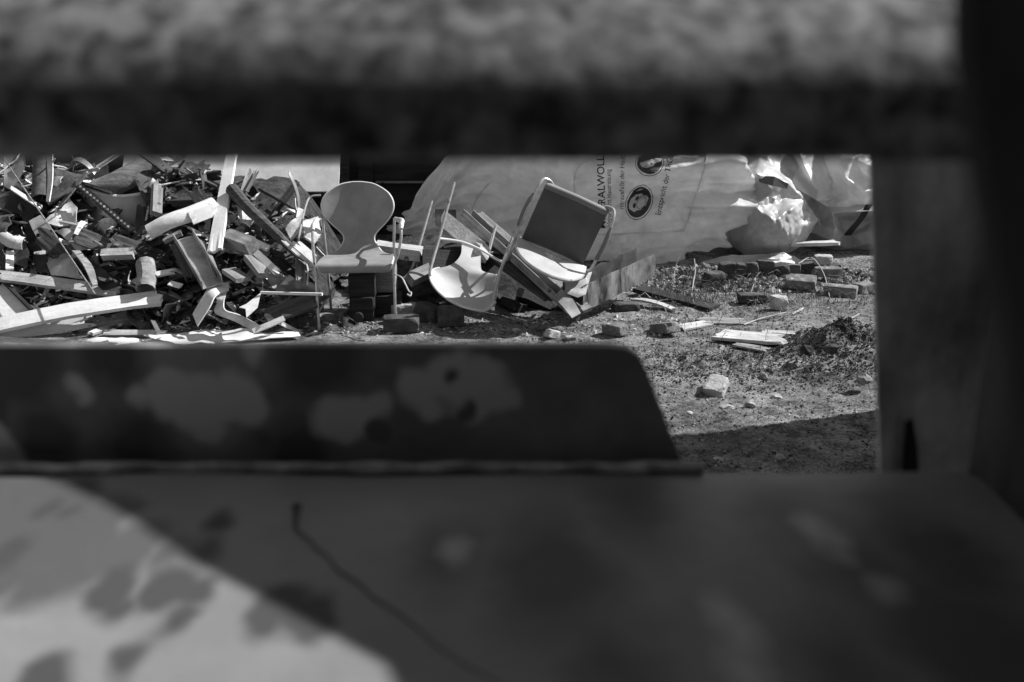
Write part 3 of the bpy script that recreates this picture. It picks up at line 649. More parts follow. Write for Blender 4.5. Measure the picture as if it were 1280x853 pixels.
rimpts = [grid[i][0] for i in range(k0, len(grid))] + grid[-1][1:-1] + [grid[i][18] for i in range(len(grid) - 1, k0, -1)]
MB().tube(rimpts, .0085, 8).build('edge_trim', 'edge_trim', sh2, smooth=True)
nk = [grid[0][j] for j in range(19)]
rows = [[p + Vector((0, .0, 0)) for p in nk], [p + Vector(((j - 9) * .006, .06, -.01)) for j, p in enumerate(nk)], [p + Vector(((j - 9) * .016, .2, -.05)) for j, p in enumerate(nk)], [p + Vector(((j - 9) * .016, .42, -.13)) for j, p in enumerate(nk)]]
MB().sheet(rows, .016).build('seat', 'shell_grey', c2, smooth=True)
MB().tube(cpt([at(549, 298.5, 7.0), at(562, 300, 7.03), at(580, 303.5, 7.04), at(600, 312, 7.03), at(617, 322, 6.98), at(629, 328.5, 6.93)], 5), .009, 8).build('crossbar', 'edge_trim', c2, smooth=True)
MB().tube(cpt([at(537.5, 345, 6.86), at(538.5, 335, 6.88), at(549, 298, 7.0), at(558, 264, 7.08), at(568, 228, 7.16)], 5), .0105, 8).build('leg', 'chrome_tube', c2, smooth=True)
MB().tube(cpt([at(505, 348, 7.1), at(512, 341, 7.12), at(518, 328, 7.2), at(529, 290, 7.3), at(540, 251, 7.4)], 5), .0105, 8).build('leg', 'chrome_tube', c2, smooth=True)
MB().tube([at(611, 316, 7.2), at(615, 300, 7.25), at(619.5, 283, 7.3)], .0105, 8).build('leg', 'chrome_tube', c2, smooth=True)
MB().tube(cpt([at(617, 376, 6.74), at(622, 355, 6.79), at(629, 328, 6.9), at(636, 309, 6.98), at(641, 297, 7.02)], 5), .0105, 8).build('leg', 'chrome_tube', c2, smooth=True)

# tilted padded chair
TGT = at(691, 314, 6.9)
RR = (Matrix.Rotation(math.radians(-3), 4, 'Z') @ Matrix.Rotation(math.radians(23.5), 4, 'Y') @ Matrix.Rotation(math.radians(11), 4, 'X'))
MC3 = Matrix.Translation(TGT - (RR @ Vector((0, .17, .46)))) @ RR
c3 = thing('padded_chair', 'tilted armchair with dark square padded backrest and round white seat leaning on timbers', 'chair', None, 'discarded chairs', MC3)
T = lambda P: [MC3 @ Vector(p) for p in P]
ol = []
for i in range(25):
    a = math.pi * i / 24; ol.append(Vector((-.262 * math.cos(a), .17 - .40 * math.sin(a) ** .8, .455)))
mbs = MB(); ctrp = Vector((0, .02, .458)); RN = 6
rows = [[ctrp.lerp(p, k / RN) + Vector((0, 0, -.012 * (k / RN) ** 4)) for p in ol] for k in range(1, RN + 1)]
sq = MB().sheet([T(r) for r in rows], .022).build('seat', 'white_seat', c3, smooth=True)
MB().tube(T([p + Vector((0, 0, -.012)) for p in ol + ol[:1]]), .012, 8).build('seat_rim', 'chrome_tube', sq, smooth=True)
# cushion: rounded slab, rolled top
grid = []
for i in range(13):
    u = i / 12
    r = []
    for j in range(15):
        s = j / 14 * 2 - 1
        r.append(Vector((s * .235, .185 + .03 * u + .012 * (1 - s * s), .455 + .40 * u)))
    grid.append(r)
cu_ = MB().sheet([T(r) for r in grid], .045).build('backrest', 'dark_vinyl', c3, smooth=True)
MB().tube(T([(-.235, .215, .862), (0, .227, .864), (.235, .215, .862)]), .027, 12).build('top_roll', 'arm_pad', cu_, smooth=True)  # lighter tone than the cushion: the sunlit top set into its colour
for s in (-1, 1):
    arm = MB().tube(T(cpt([(s * .275, .12, .45), (s * .285, .08, .475), (s * .29, .075, .53), (s * .29, .10, .68), (s * .288, .125, .77), (s * .28, .16, .86), (s * .262, .2, .902), (s * .22, .225, .90), (s * .19, .23, .88)], 5)), .0105, 8).build('arm_tube', 'chrome_tube', c3, smooth=True)
    MB().tube(T(cpt([(s * .29, .078, .54), (s * .297, .09, .62), (s * .299, .105, .70), (s * .29, .122, .81)], 5)), [.012] * 2 + [.022] * 12 + [.012] * 2, 10, flat=.55).build('arm_pad', 'arm_pad', arm, smooth=True)
MB().tube(T(cpt([(-.275, .12, .45), (-.28, .10, .40), (-.285, .08, .1), (-.29, .06, .0)], 5)), .0105, 8).build('leg', 'chrome_tube', c3, smooth=True)
MB().tube(T(cpt([(.275, .12, .45), (.28, .14, .40), (.26, .3, .25), (.25, .36, .18)], 5)), .0105, 8).build('leg', 'chrome_tube', c3, smooth=True)
MB().tube(T(cpt([(-.24, .18, .44), (-.25, .26, .40), (-.26, .40, .16)], 5)), .0105, 8).build('leg', 'chrome_tube', c3, smooth=True)
MB().tube(T(cpt([(.24, .18, .44), (.25, .26, .40), (.24, .42, .28)], 5)), .0105, 8).build('leg', 'chrome_tube', c3, smooth=True)
# ------------------------------------------------------------------ rubble heap
def Yd(py): return 6.38 + (430 - py) / 230 * 1.25
def Q(px, py, off=0): return at(px, py, Yd(py) + off)
def hmax(x): return 1.02 * sm(-1.0, -1.9, x) - .2 * sm(-2.0, -1.4, x) * (1 - sm(-1.4, -1.1, x))
def heap(x, y): 
    h = max(0, (y - 6.62) * .80); top = max(.0, hmax(x)); h = min(h, top) * sm(9.6, 8.6, y); h = max(h, (.36 + .1 * noise.noise(Vector((x * 2, y * 2, 1)))) * sm(.62, .2, x) * sm(-1.5, -.9, x) * sm(7.15, 7.7, y) * sm(9.2, 8.4, y))  # second low mound: dark rubble added where shadows darken the ground behind the chairs
    return h + (.05 * noise.noise(Vector((x * 4, y * 4, 3))) + .03 * noise.noise(Vector((x * 11, y * 11, 5))) if h > .01 else -.05)
mb = MB(); XN, YN = 150, 80
for j in range(YN + 1):
    for i in range(XN + 1):
        x = -5 + 5.9 * i / XN; y = 6.4 + 3.3 * j / YN; mb.v.append(Vector((x, y, heap(x, y) - (.22 if x < -1.2 else .04))))
for j in range(YN):
    for i in range(XN):
        a = j * (XN + 1) + i; mb.f.append([a, a + 1, a + XN + 2, a + XN + 1])
o = mb.build('rubble_mound', 'rubble_dirt', smooth=True, matrix=Matrix.Identity(4), sharp=180); tag(o, 'dark packed rubble filling the heap under the broken boards', 'rubble', kind='stuff')
HP = 'broken pieces in the rubble heap'
def B(name, label, cat, a, b_, wpx, t, m, roll=0, rag=(0, 0), bow=0, taper=1, nref=(.3, -.6, .75)):
    p, q = Q(*a), Q(*b_); return board(name, p, q, wpx * (p.y + q.y) / 2 / F, t, m, label, cat, HP, math.radians(roll), rag, bow, taper, nref)
def Pn(name, label, cat, pts, t, m, nrm=(.2, -.7, .6), crumple=.03, smooth=True):
    o = MB().poly([Q(*p) for p in pts], t, nrm, crumple).build(name, m, smooth=smooth); return tag(o, label, cat, HP)
def gutter(name, label, cat, path, rpx, arc, t, m, nref=(.2, -.7, .6), n=10):
    """curved channel along a path; arc = (from, to) degrees of its section, 90 = towards nref"""
    P = cpt([Q(*p) for p in path], 5); rows = []
    for i, p in enumerate(P):
        d = (P[min(i + 1, len(P) - 1)] - P[max(i - 1, 0)]).normalized(); nv = Vector(nref); nv = (nv - d * nv.dot(d)).normalized(); wv = nv.cross(d)
        r = (rpx(i / (len(P) - 1)) if callable(rpx) else rpx) * p.y / F
        rows.append([p + (wv * math.cos(math.radians(a)) + nv * math.sin(math.radians(a))) * r for a in [arc[0] + (arc[1] - arc[0]) * k / n for k in range(n + 1)]])
    o = MB().sheet(rows, t).build(name, m, smooth=True); return tag(o, label, cat, HP)
def strip(name, label, cat, left, right, t, m):
    L_, R_ = cpt([Q(*p) for p in left], 5), cpt([Q(*p) for p in right], 5)
    o = MB().sheet([[L_[i].lerp(R_[i], k / 3) for k in range(4)] for i in range(len(L_))], t).build(name, m, smooth=True); return tag(o, label, cat, HP)
def rod(name, label, cat, path, r, m, n=8):
    o = MB().tube(cpt([Q(*p) for p in path], 6), r, n).build(name, m, smooth=True); return tag(o, label, cat, HP)

# long boards at the front left
B('board', 'long white board with a broken right end sagging across the heap front', 'board', (-25, 413, -.1), (207, 372, -.05), 23, .03, 'white_paint', -8, (0, .06), .035)
B('board', 'long nail-holed pale plank just above the sagging white board', 'board', (-20, 343, .0), (150, 366, -.02), 15, .03, 'pale_wood', 0, (0, .03), .01)
B('board', 'white plank with dark stripes tucked under the sagging white board', 'board', (-10, 428, -.02), (122, 400, .05), 17, .025, 'white_paint', 20, (0, .1))
B('board', 'grey wide board lying behind the striped white plank', 'board', (58, 418, .08), (182, 394, .12), 21, .03, 'grey_wood', -10, (.02, .04))
B('batten', 'speckled pale batten at the foot of the heap', 'batten', (130, 418, -.02), (210, 418, .0), 8, .045, 'pale_wood', 0, (.01, .03))
B('board', 'low pale board at the lower left corner of the heap', 'board', (-30, 424, -.12), (90, 433, -.12), 11, .03, 'grey_wood', 25)
Pn('panel', 'clean white square panel leaning at the left edge of the heap', 'panel', [(-20, 345, .05), (6, 350, .05), (38, 386, -.0), (-5, 402, .0), (-30, 395, .0)], .015, 'white_paint', crumple=0)
B('batten', 'dark batten along the edge of the white square panel', 'batten', (5, 352, .03), (40, 388, -.03), 4, .03, 'black_wood', 0)
B('block', 'small white upright block near the left picture edge', 'block', (12, 337, .0), (12, 315, .02), 9, .02, 'white_paint', 0)
gutter('pipe_piece', 'crumpled white curl of torn pipe at the left edge', 'pipe', [(2, 296, .02), (14, 302, -.02), (30, 305, .0)], 8, (20, 190), .006, 'plaster')
Pn('sheet', 'dark bent flap behind the crumpled white pipe', 'sheet', [(3, 304, .1), (20, 275, .15), (38, 318, .05), (34, 335, .02), (5, 328, .05)], .006, 'dark_sheet')
# upper left torn sheets
Pn('sheet', 'torn bright sheet flap standing at the top left corner', 'sheet', [(5, 185, .1), (26, 185, .1), (31, 211, .02), (20, 232, .0), (12, 236, .02), (5, 232, .06)], .006, 'zinc_sheet', (.5, -.7, .4), .03)
strip('strip', 'thin bright bent strip running down from the torn sheet flap', 'strip', [(14, 233, -.02), (30, 243, -.03), (53, 258, -.03)], [(13, 237, -.05), (29, 248, -.06), (51, 262, -.06)], .01, 'plaster')
Pn('sheet', 'black sheet hanging under the thin bright strip', 'sheet', [(13, 238, .05), (50, 260, .02), (40, 275, .05), (10, 262, .08)], .006, 'black_rubber')
gutter('panel', 'curved dark panel standing upright with one bright edge', 'panel', [(55, 190, .05), (54, 225, .03), (52, 252, .0)], 12, (20, 160), .008, 'roof_felt')
strip('strip', 'bright folded edge beside the curved dark panel', 'strip', [(58, 190, -.03), (60, 222, -.05), (58, 252, -.07)], [(66, 190, -.06), (66, 224, -.08), (62, 252, -.09)], .008, 'white_paint')
Pn('roof_piece', 'wavy dark roofing piece with an upturned corner', 'roofing', [(64, 210, .05), (78, 212, .08), (105, 220, .08), (98, 231, .03), (85, 243, -.02), (60, 256, -.04), (58, 250, -.02)], .02, 'roof_felt', crumple=.04)
B('batten', 'dark batten in the shadow above the wavy roofing piece', 'batten', (75, 209, .3), (118, 207, .3), 5, .04, 'dark_wood', 0)
B('batten', 'short grey batten under the dark batten at the shed', 'batten', (84, 214, .25), (112, 213, .22), 4, .04, 'grey_wood', 0, (.01, .03))
rod('rod', 'long thin straight rod slanting across the left of the heap', 'rod', [(4, 197, -.2), (60, 280, -.25), (119, 368, -.35)], .0045, 'grey_wood', 6)
Pn('sheet', 'shiny bent zinc sheet behind the long thin rod', 'sheet', [(36, 276, .0), (50, 271, .03), (70, 296, .0), (92, 330, -.05), (104, 350, -.08), (64, 343, -.05), (56, 318, -.03)], .006, 'zinc_sheet', (.45, -.5, .7), .035)
Pn('sheet', 'dark upright sheet left of the shiny zinc sheet', 'sheet', [(24, 256, .06), (40, 272, .02), (58, 318, .0), (64, 344, -.02), (46, 340, .04), (36, 310, .06)], .006, 'black_rubber')
Pn('sheet', 'crumpled grey sheet metal in the middle of the left heap', 'sheet', [(70, 290, -.02), (108, 290, -.02), (117, 312, -.06), (98, 318, -.06), (86, 306, -.04)], .006, 'zinc_sheet', (.2, -.6, .7), .05)
Pn('plaster_piece', 'white torn plaster piece above the crumpled sheet metal', 'plaster', [(72, 262, .02), (86, 246, .04), (96, 258, .02), (94, 276, -.02), (74, 282, -.02), (52, 278, .0)], .02, 'plaster', crumple=.05)
B('batten', 'thin pale lath above the crumpled sheet metal', 'lath', (74, 277, -.06), (108, 284, -.08), 3, .012, 'pale_wood', 0)
B('strip', 'dark perforated strip sloping past the white basin', 'strip', (98, 232, -.06), (166, 289, -.16), 9, .012, 'black_rubber', 0)
stp = bpy.data.objects[[o.name for o in col.objects if o.get('label', '').startswith('dark perforated strip')][0]]
for i in range(15):
    u = (i + .7) / 16; p = Q(98 + 68 * u, 232 + 57 * u, -.085 - .1 * u)
    MB().tube([p, p + Vector((.003, -.012, .010))], .009, 6).build('hole_rim', 'zinc_sheet', stp)
# basin
bt = thing('basin', 'pale round basin with a bright rim lying in the heap before the shed', 'basin', Q(150, 270, .2))
rows = []
cen = Q(150, 237, .3); rx = 44 * cen.y / F
for k in range(11):
    u = k / 10; rr = rx * (1 - .18 * u ** 1.5); rows.append([cen + Vector((math.cos(a) * rr, math.sin(a) * rr * .62, -.34 * u + .028 * math.cos(a * 2) * (1 - u) - .03 * math.cos(a) * (1 - u))) for a in [2 * math.pi * i / 36 for i in range(37)]])
MB().sheet(rows, .008).build('bowl', 'basin_plastic', bt, smooth=True)
MB().tube([r for r in rows[0]], .014, 8).build('rim', 'white_paint', bt, smooth=True)
gutter('trough', 'broad curved wooden trough piece lying behind the basin rim', 'trough', [(116, 244, .42), (150, 230, .38), (196, 204, .4), (224, 188, .42)], 15, (20, 165), .02, 'grey_wood')
B('post', 'dark ragged upright at the right rim of the basin', 'post', (195, 268, .0), (197, 226, .04), 12, .05, 'grey_wood', 20, (0, .06))
Pn('plaster_piece', 'pale cracked slab behind the basin and the upright', 'slab', [(196, 234, .25), (215, 224, .28), (236, 236, .25), (228, 246, .2), (202, 246, .2)], .03, 'plaster', crumple=.03)
B('timber', 'split rough wood bundle right of the basin', 'timber', (213, 252, .05), (276, 250, .02), 11, .08, 'dark_wood', 0, (.05, .08))
B('board', 'dark jagged piece between basin and tall white plank', 'board', (218, 232, .22), (262, 205, .26), 16, .02, 'roof_felt', 0, (.06, .05))
B('board', 'dark short upright stake with a split top', 'stake', (258, 246, .06), (252, 212, .1), 7, .03, 'dark_wood', 10, (0, .04))
B('board', 'dark slat leaning against the white shed panel', 'slat', (304, 242, .15), (314, 212, .2), 9, .02, 'grey_wood', 0, (0, .03))
B('batten', 'thin splinter beside the slat at the shed panel', 'splinter', (308, 240, .1), (322, 213, .18), 4, .01, 'dark_wood', 20, (0, .06))
# right half of the heap
B('plank', 'tall white plank leaning upright out of the heap', 'plank', (268, 316, -.18), (291, 186, .12), 17, .026, 'white_paint', -28, (.03, 0), 0, .82)
gutter('gutter', 'curved white gutter piece with a sunlit rounded end', 'gutter', [(188, 292, -.06), (212, 279, -.1), (238, 270, -.08), (268, 258, -.02)], 11, (10, 175), .008, 'white_paint', (.15, -.55, .8))
B('board', 'white snapped board end beside the curved gutter piece', 'board', (232, 276, -.14), (270, 262, -.1), 17, .02, 'white_paint', 20, (.05, .01))
B('board', 'grey offcut under the curved gutter piece', 'offcut', (204, 302, -.06), (228, 290, -.08), 9, .03, 'grey_wood', -30, (.01, .02))
# open channel
def channel(name, label, cat, a, b_, wpx, hpx, t, m, roll=0):
    p, q = Q(*a), Q(*b_); d, y, z = frame(p, q, (.35, -.5, .8), math.radians(roll)); W_ = wpx * p.y / F / 2; H_ = hpx * p.y / F; M = M4(p, d, y, z); L = (q - p).length
    rows = [[M @ Vector((L * i / 6, yy, zz + .004 * noise.noise(Vector((i, yy * 9, zz * 9))))) for (yy, zz) in ((-W_, H_), (-W_, H_ * .4), (-W_, 0), (-W_ * .3, 0), (W_ * .3, 0), (W_, 0), (W_, H_ * .4), (W_, H_))] for i in range(7)]
    return tag(MB().sheet(rows, t).build(name, m, matrix=M), label, cat, HP)
channel('channel', 'open sheet metal channel with a sunlit floor sloping down the heap', 'channel', (230, 298, -.1), (266, 358, -.22), 24, 12, .006, 'zinc_sheet', 12)
B('board', 'dark broken board left of the open metal channel', 'board', (218, 304, -.08), (240, 350, -.16), 14, .02, 'dark_wood', 30, (.03, .05))
B('board', 'grey bent slat right of the open metal channel', 'slat', (250, 300, -.1), (272, 350, -.2), 8, .016, 'grey_wood', -20, (.02, .04), .02)
B('timber', 'squared grey timber with a dark sawn end', 'timber', (284, 296, -.06), (315, 308, -.24), 17, .09, 'grey_wood', 10)
B('board', 'white board end jutting behind the squared timber', 'board', (310, 299, -.1), (338, 312, -.16), 9, .02, 'white_paint', 5, (0, .03))
B('board', 'grey board edge under the white board end', 'board', (318, 308, -.08), (336, 318, -.1), 9, .03, 'grey_wood', -40, (0, .05))
B('board', 'grey squared batten below the squared timber', 'batten', (312, 322, -.2), (330, 345, -.28), 16, .04, 'grey_wood', -15)
B('board', 'white slanted board beside the squared batten', 'board', (320, 316, -.22), (348, 342, -.26), 9, .02, 'white_paint', 30, (0, .03))
B('board', 'short grey board end below the tall white plank', 'board', (286, 338, -.16), (304, 350, -.26), 19, .03, 'grey_wood', -10)
B('board', 'dark crossed slat by the short grey board end', 'slat', (304, 356, -.2), (318, 336, -.18), 7, .02, 'grey_wood', 0, (.01, .03))
strip('bent_strip', 'white bent strip curled like a hook at the heap foot', 'strip', [(241, 393, -.14), (254, 371, -.18), (264, 358, -.18), (286, 353, -.1)], [(247, 408, -.14), (262, 385, -.22), (270, 370, -.24), (286, 363, -.16)], .008, 'white_paint')
strip('bent_strip', 'grey white twisted strip beside the hooked strip', 'strip', [(265, 366, -.2), (272, 377, -.2), (269, 391, -.16), (294, 402, -.14), (320, 416, -.14)], [(284, 365, -.16), (280, 377, -.24), (282, 388, -.24), (300, 394, -.2), (327, 408, -.16)], .008, 'plaster')
B('batten', 'pale lath with two holes at the foot of the heap', 'lath', (316, 415, -.14), (355, 398, -.12), 7, .02, 'pale_wood', 10)
Pn('shard', 'bright white arrow shaped shard in the heap front', 'shard', [(299, 384, -.2), (308, 380, -.2), (326, 366, -.18), (322, 384, -.22), (308, 397, -.24), (307, 386, -.22)], .01, 'white_paint', crumple=.0)
B('board', 'dark wide board half buried right of the white shard', 'board', (330, 398, -.06), (396, 374, -.05), 22, .03, 'dark_wood', 0, (.03, .03))
rod('rod', 'light horizontal rod pointing at the armchair leg', 'rod', [(326, 366, -.14), (360, 367, -.16), (403, 368, -.2)], .011, 'white_paint')
rod('branch', 'thick dark crooked branch falling from the heap top to the armchair', 'branch', [(290, 237, -.06), (312, 262, -.14), (340, 288, -.2), (368, 314, -.14), (394, 330, -.05)], [.05 - .0011 * i + .008 * noise.noise(Vector((i * .7, 2, 2))) for i in range(25)], 'dark_wood', 10)
B('timber', 'splintered pale end of the crooked branch', 'timber', (366, 304, -.18), (396, 330, -.12), 13, .05, 'plaster', 0, (.06, .05))
B('board', 'thin pale slat along the crooked branch', 'slat', (318, 268, -.16), (376, 322, -.22), 4, .015, 'pale_wood', 0, (.03, .05))
rod('cane', 'thin bent cane with a hooked top beside the armchair', 'cane', [(373, 300, -.2), (379, 270, -.16), (385, 250, -.1), (391, 245, -.1), (401, 244, -.1)], .007, 'chrome_tube', 6)
Pn('plaster_piece', 'white broken plaster slab near the hooked cane', 'plaster', [(356, 286, -.02), (370, 274, .02), (372, 258, .05), (380, 260, .05), (376, 288, -.06), (364, 298, -.1)], .025, 'plaster', crumple=.03)
Pn('plaster_piece', 'pale jagged slab between cane and armchair', 'plaster', [(378, 276, -.05), (398, 270, -.02), (402, 292, -.1), (392, 304, -.16), (380, 296, -.12)], .025, 'plaster', crumple=.05)
B('board', 'grey flat upright board behind the armchair leg', 'board', (376, 354, -.08), (376, 324, -.04), 14, .02, 'grey_wood', 20)
rod('hoop', 'thin pale bent wire hoop near the grey upright board', 'wire', [(382, 325, -.14), (385, 340, -.16), (384, 356, -.18)], .006, 'plaster', 6)
Pn('board_piece', 'grey crumpled knot of torn board beside the tall plank', 'board', [(296, 258, -.02), (308, 254, 0), (310, 266, -.04), (318, 274, -.08), (312, 284, -.1), (300, 276, -.06)], .02, 'plaster', crumple=.06)
Pn('sheet', 'black curved half shell of rubber in the left heap', 'shell', [(98, 314, -.08), (108, 322, -.1), (132, 338, -.12), (148, 358, -.14), (128, 362, -.1), (110, 346, -.08)], .008, 'black_rubber', crumple=.03)
strip('strip', 'grey curved slat beside the black half shell', 'slat', [(90, 314, -.12), (104, 332, -.16), (116, 358, -.2)], [(100, 314, -.1), (116, 334, -.14), (122, 356, -.18)], .012, 'grey_wood')
B('timber', 'pale squared timber end left of the open metal channel', 'timber', (126, 318, -.14), (170, 317, -.12), 11, .06, 'pale_wood', 5, (.01, .02))
can = Q(182, 346, -.1); gutter('can', 'dented grey can end standing in the left heap', 'can', [(182, 362, -.12), (184, 346, -.12), (182, 330, -.1)], 12, (0, 350), .006, 'grey_wood')
B('board', 'short white splintered slat above the sagging white board', 'slat', (192, 344, -.14), (222, 338, -.12), 7, .02, 'white_paint', 0, (.02, .05))
B('block', 'small bright folded tab near the broken end of the white board', 'tab', (212, 354, -.18), (226, 358, -.2), 8, .01, 'white_paint', 0)
Pn('shard', 'triangular bright glass shard at the heap foot', 'shard', [(188, 400, -.12), (194, 401, -.12), (202, 416, -.16), (196, 416, -.14)], .006, 'zinc_sheet', crumple=0)
Pn('film_sheet', 'bright crinkled plastic sheet spread along the foot of the heap', 'sheet', [(180, 425, -.06), (245, 416, .0), (300, 414, .02), (372, 413, .0), (376, 420, -.04), (300, 428, -.08), (220, 432, -.1)], .006, 'white_paint', (0, 0, 1), .03)
Pn('film_sheet', 'second crinkled sheet at the bottom left under the batten', 'sheet', [(60, 432, -.1), (130, 424, -.06), (190, 424, -.06), (180, 436, -.12), (90, 440, -.14)], .006, 'white_paint', (0, 0, 1), .03)

# behind and under the chairs
def brick(label, px, py, rz, m, dims=(.24, .115, .071), rx=0, ry=0, up=0, group='loose bricks on the yard', name='brick', cat='brick', Yoff=0):
    p = gp(px, py); p.y += Yoff; M = Matrix.Translation(p + Vector((0, 0, dims[2] / 2 + up))) @ Matrix.Rotation(math.radians(rz), 4, 'Z') @ Matrix.Rotation(math.radians(ry), 4, 'Y') @ Matrix.Rotation(math.radians(rx), 4, 'X')
    bm = bmesh.new(); bmesh.ops.create_cube(bm, size=1); bmesh.ops.subdivide_edges(bm, edges=list(bm.edges), cuts=7, use_grid_fill=True); D = Vector(dims); worn = cat == 'brick'
    cs = [Vector((random.choice((-.5, .5)), random.choice((-.5, .5)), random.choice((-.5, .5, .5)))) * 1.0 for _ in range(4)]; sd_ = Vector((rnd() * 60, rnd() * 60, 0))
    for v in bm.verts:
        u = v.co.copy(); q = Vector((u.x * D.x, u.y * D.y, u.z * D.z)); e_ = sum(1 for k in range(3) if abs(u[k]) > .49)
        if e_ >= 2: q -= Vector((u.x, u.y, u.z)).normalized() * (.004 * (e_ - 1) + (.005 * max(0, noise.noise(q * 40 + sd_)) if worn else 0))
        if worn:
            q += Vector((noise.noise(q * 25 + sd_), noise.noise(q * 25 + sd_ + Vector((5, 0, 0))), noise.noise(q * 25 + sd_ + Vector((9, 0, 0))))) * .004
            for c_ in cs:
                cc = Vector((c_.x * D.x, c_.y * D.y, c_.z * D.z)); dd_ = (q - cc).length; rr_ = .045
                if dd_ < rr_: q -= cc.normalized() * (rr_ - dd_) * .38 * (1 + .6 * noise.noise(q * 60 + sd_))
        v.co = q
    bm.verts.index_update(); mb = MB(); mb.add([v.co for v in bm.verts], [[v.index for v in f_.verts] for f_ in bm.faces]); bm.free()
    mb.v = [M @ v for v in mb.v]; o = mb.build(name, m, matrix=M); return tag(o, label, cat, group)
UC = 'blocks and bricks under the chairs'
brick('dark flat brick lying in front of the armchair foot', 502, 414, 3, 'dark_brick', (.245, .13, .105), group=UC)
brick('dark square tile leaning under the upturned backrest', 564, 408, 4, 'dark_brick', (.185, .05, .15), rx=-12, group=UC)
brick('dark tilted block between the armchair and the upturned chair', 533, 402, -14, 'dark_brick', (.16, .12, .13), ry=14, group=UC)
brick('pale flat brick behind the dark flat brick', 505, 400, 20, 'pale_brick', (.2, .12, .09), group=UC, Yoff=.1)
brick('black square block under the middle of the armchair seat', 451, 404, 0, 'black_wood', (.17, .14, .17), group=UC, name='block', cat='block', Yoff=.12)
brick('black box standing on the square block under the armchair', 451, 404, 2, 'black_wood', (.19, .16, .16), up=.165, group=UC, name='box', cat='box', Yoff=.16)
brick('grey wooden box under the right side of the armchair seat', 481, 392, -3, 'grey_wood', (.165, .16, .19), up=.16, group=UC, name='box', cat='box', Yoff=.05)
brick('dark low crate carrying the grey wooden box', 484, 398, 2, 'black_wood', (.2, .18, .16), group=UC, name='crate', cat='crate', Yoff=.1)
wh = MB().tube([gp(448, 406, .05) + Vector((0, -.01, 0)), gp(448, 406, .05) + Vector((0, .03, 0))], .035, 16).build('caster_wheel', 'black_rubber', smooth=True); tag(wh, 'small black caster wheel at the foot of the square block', 'wheel')
wi = rod('cable', 'thin looped cable end hanging from the armchair seat', 'cable', [(494, 343, -.2), (502, 347, -.22), (507, 356, -.25), (511, 364, -.26), (514, 366, -.26), (513, 370, -.26), (509, 368, -.26)], .005, 'plaster', 6)
B('beam', 'pale beam end lying behind the armchair', 'beam', (470, 310, .25), (527, 318, .22), 15, .09, 'pale_wood', -20)
B('beam', 'dark round post stub pointing at the armchair', 'stub', (512, 350, .12), (538, 338, .2), 14, .08, 'grey_wood', 0)
B('beam', 'dark heavy block in the shadow behind the upturned backrest', 'block', (528, 330, .2), (586, 332, .26), 34, .1, 'black_wood', 0)
B('beam', 'weathered timber with a flaking white top running behind the upturned chair', 'timber', (552, 274, .5), (606, 318, .15), 20, .1, 'plaster', 35, (.0, .04))
Pn('sheet', 'black torn sheet hooked over the head of the flaking timber', 'sheet', [(544, 261, .42), (570, 262, .42), (571, 274, .4), (556, 276, .4), (552, 290, .36), (545, 288, .36)], .008, 'black_rubber', crumple=.02)
channel('beam', 'long steel door frame beam sloping from the bag down to the ground', 'beam', (583, 270, .55), (716, 392, .02), 15, 9, .008, 'grey_wood', -10)
B('plank', 'grey plank lying along the sloping steel beam', 'plank', (598, 268, .6), (735, 388, .1), 13, .025, 'grey_wood', 10)
B('plank', 'dark plank under the sloping steel beam', 'plank', (590, 300, .5), (690, 372, .12), 22, .03, 'dark_wood', 0)
strip('bracket', 'bent metal corner plate with holes at the foot of the sloping beam', 'bracket', [(691, 372, -.02), (700, 380, -.06), (715, 398, -.1)], [(702, 362, -.0), (714, 372, -.04), (726, 392, -.08)], .006, 'zinc_sheet')
# the broken drawer-like trough at the right
dr = thing('metal_trough', 'long sheet metal trough with a ragged far end lying right of the tilted chair', 'trough', gp(735, 392))
tp = [at(728, 391, 6.75), at(818, 345, 7.45)]; d = (tp[1] - tp[0]); L = d.length; d.normalize(); sx = Vector((d.y, -d.x, 0)).normalized()
up_ = Vector((0, 0, 1)); hh = .19
def prow(o_, lo, hi, n=9): return [[o_ + d * (L * i / (n - 1)) + up_ * (lo + (hi(i / (n - 1)) - lo) * k / 4) + sx * (.008 * noise.noise(Vector((i * .9, k, o_.x)))) for k in range(5)] for i in range(n)]
MB().sheet(prow(tp[0], .0, lambda u: hh - .02 * u + .01 * noise.noise(Vector((u * 9, 1, 1)))), .008).build('side_panel', 'stained_sheet', dr, smooth=True)
bk = tp[0] - sx * .17 + Vector((0, .02, 0))
MB().sheet(prow(bk, .0, lambda u: hh + .0 * u + .02 * noise.noise(Vector((u * 9, 5, 1)))), .008).build('side_panel', 'dark_sheet', dr, smooth=True)
MB().sheet([[tp[0] + d * (L * i / 8) - sx * (.17 * k / 3) + up_ * .012 for k in range(4)] for i in range(9)], .008).build('floor_panel', 'dark_sheet', dr)
ft = tp[0] + d * .0
MB().sheet([[ft - sx * (.17 * k / 3) + up_ * (hh * .95 * j / 3) for k in range(4)] for j in range(4)], .008).build('end_panel', 'dark_sheet', dr)
Pn('sheet', 'folded grey metal flap between the tilted chair seat and the trough', 'sheet', [(706, 352, -.02), (740, 340, .06), (732, 368, -.02), (722, 372, -.06), (706, 366, -.06)], .006, 'zinc_sheet', (-.2, -.7, .6), .01)

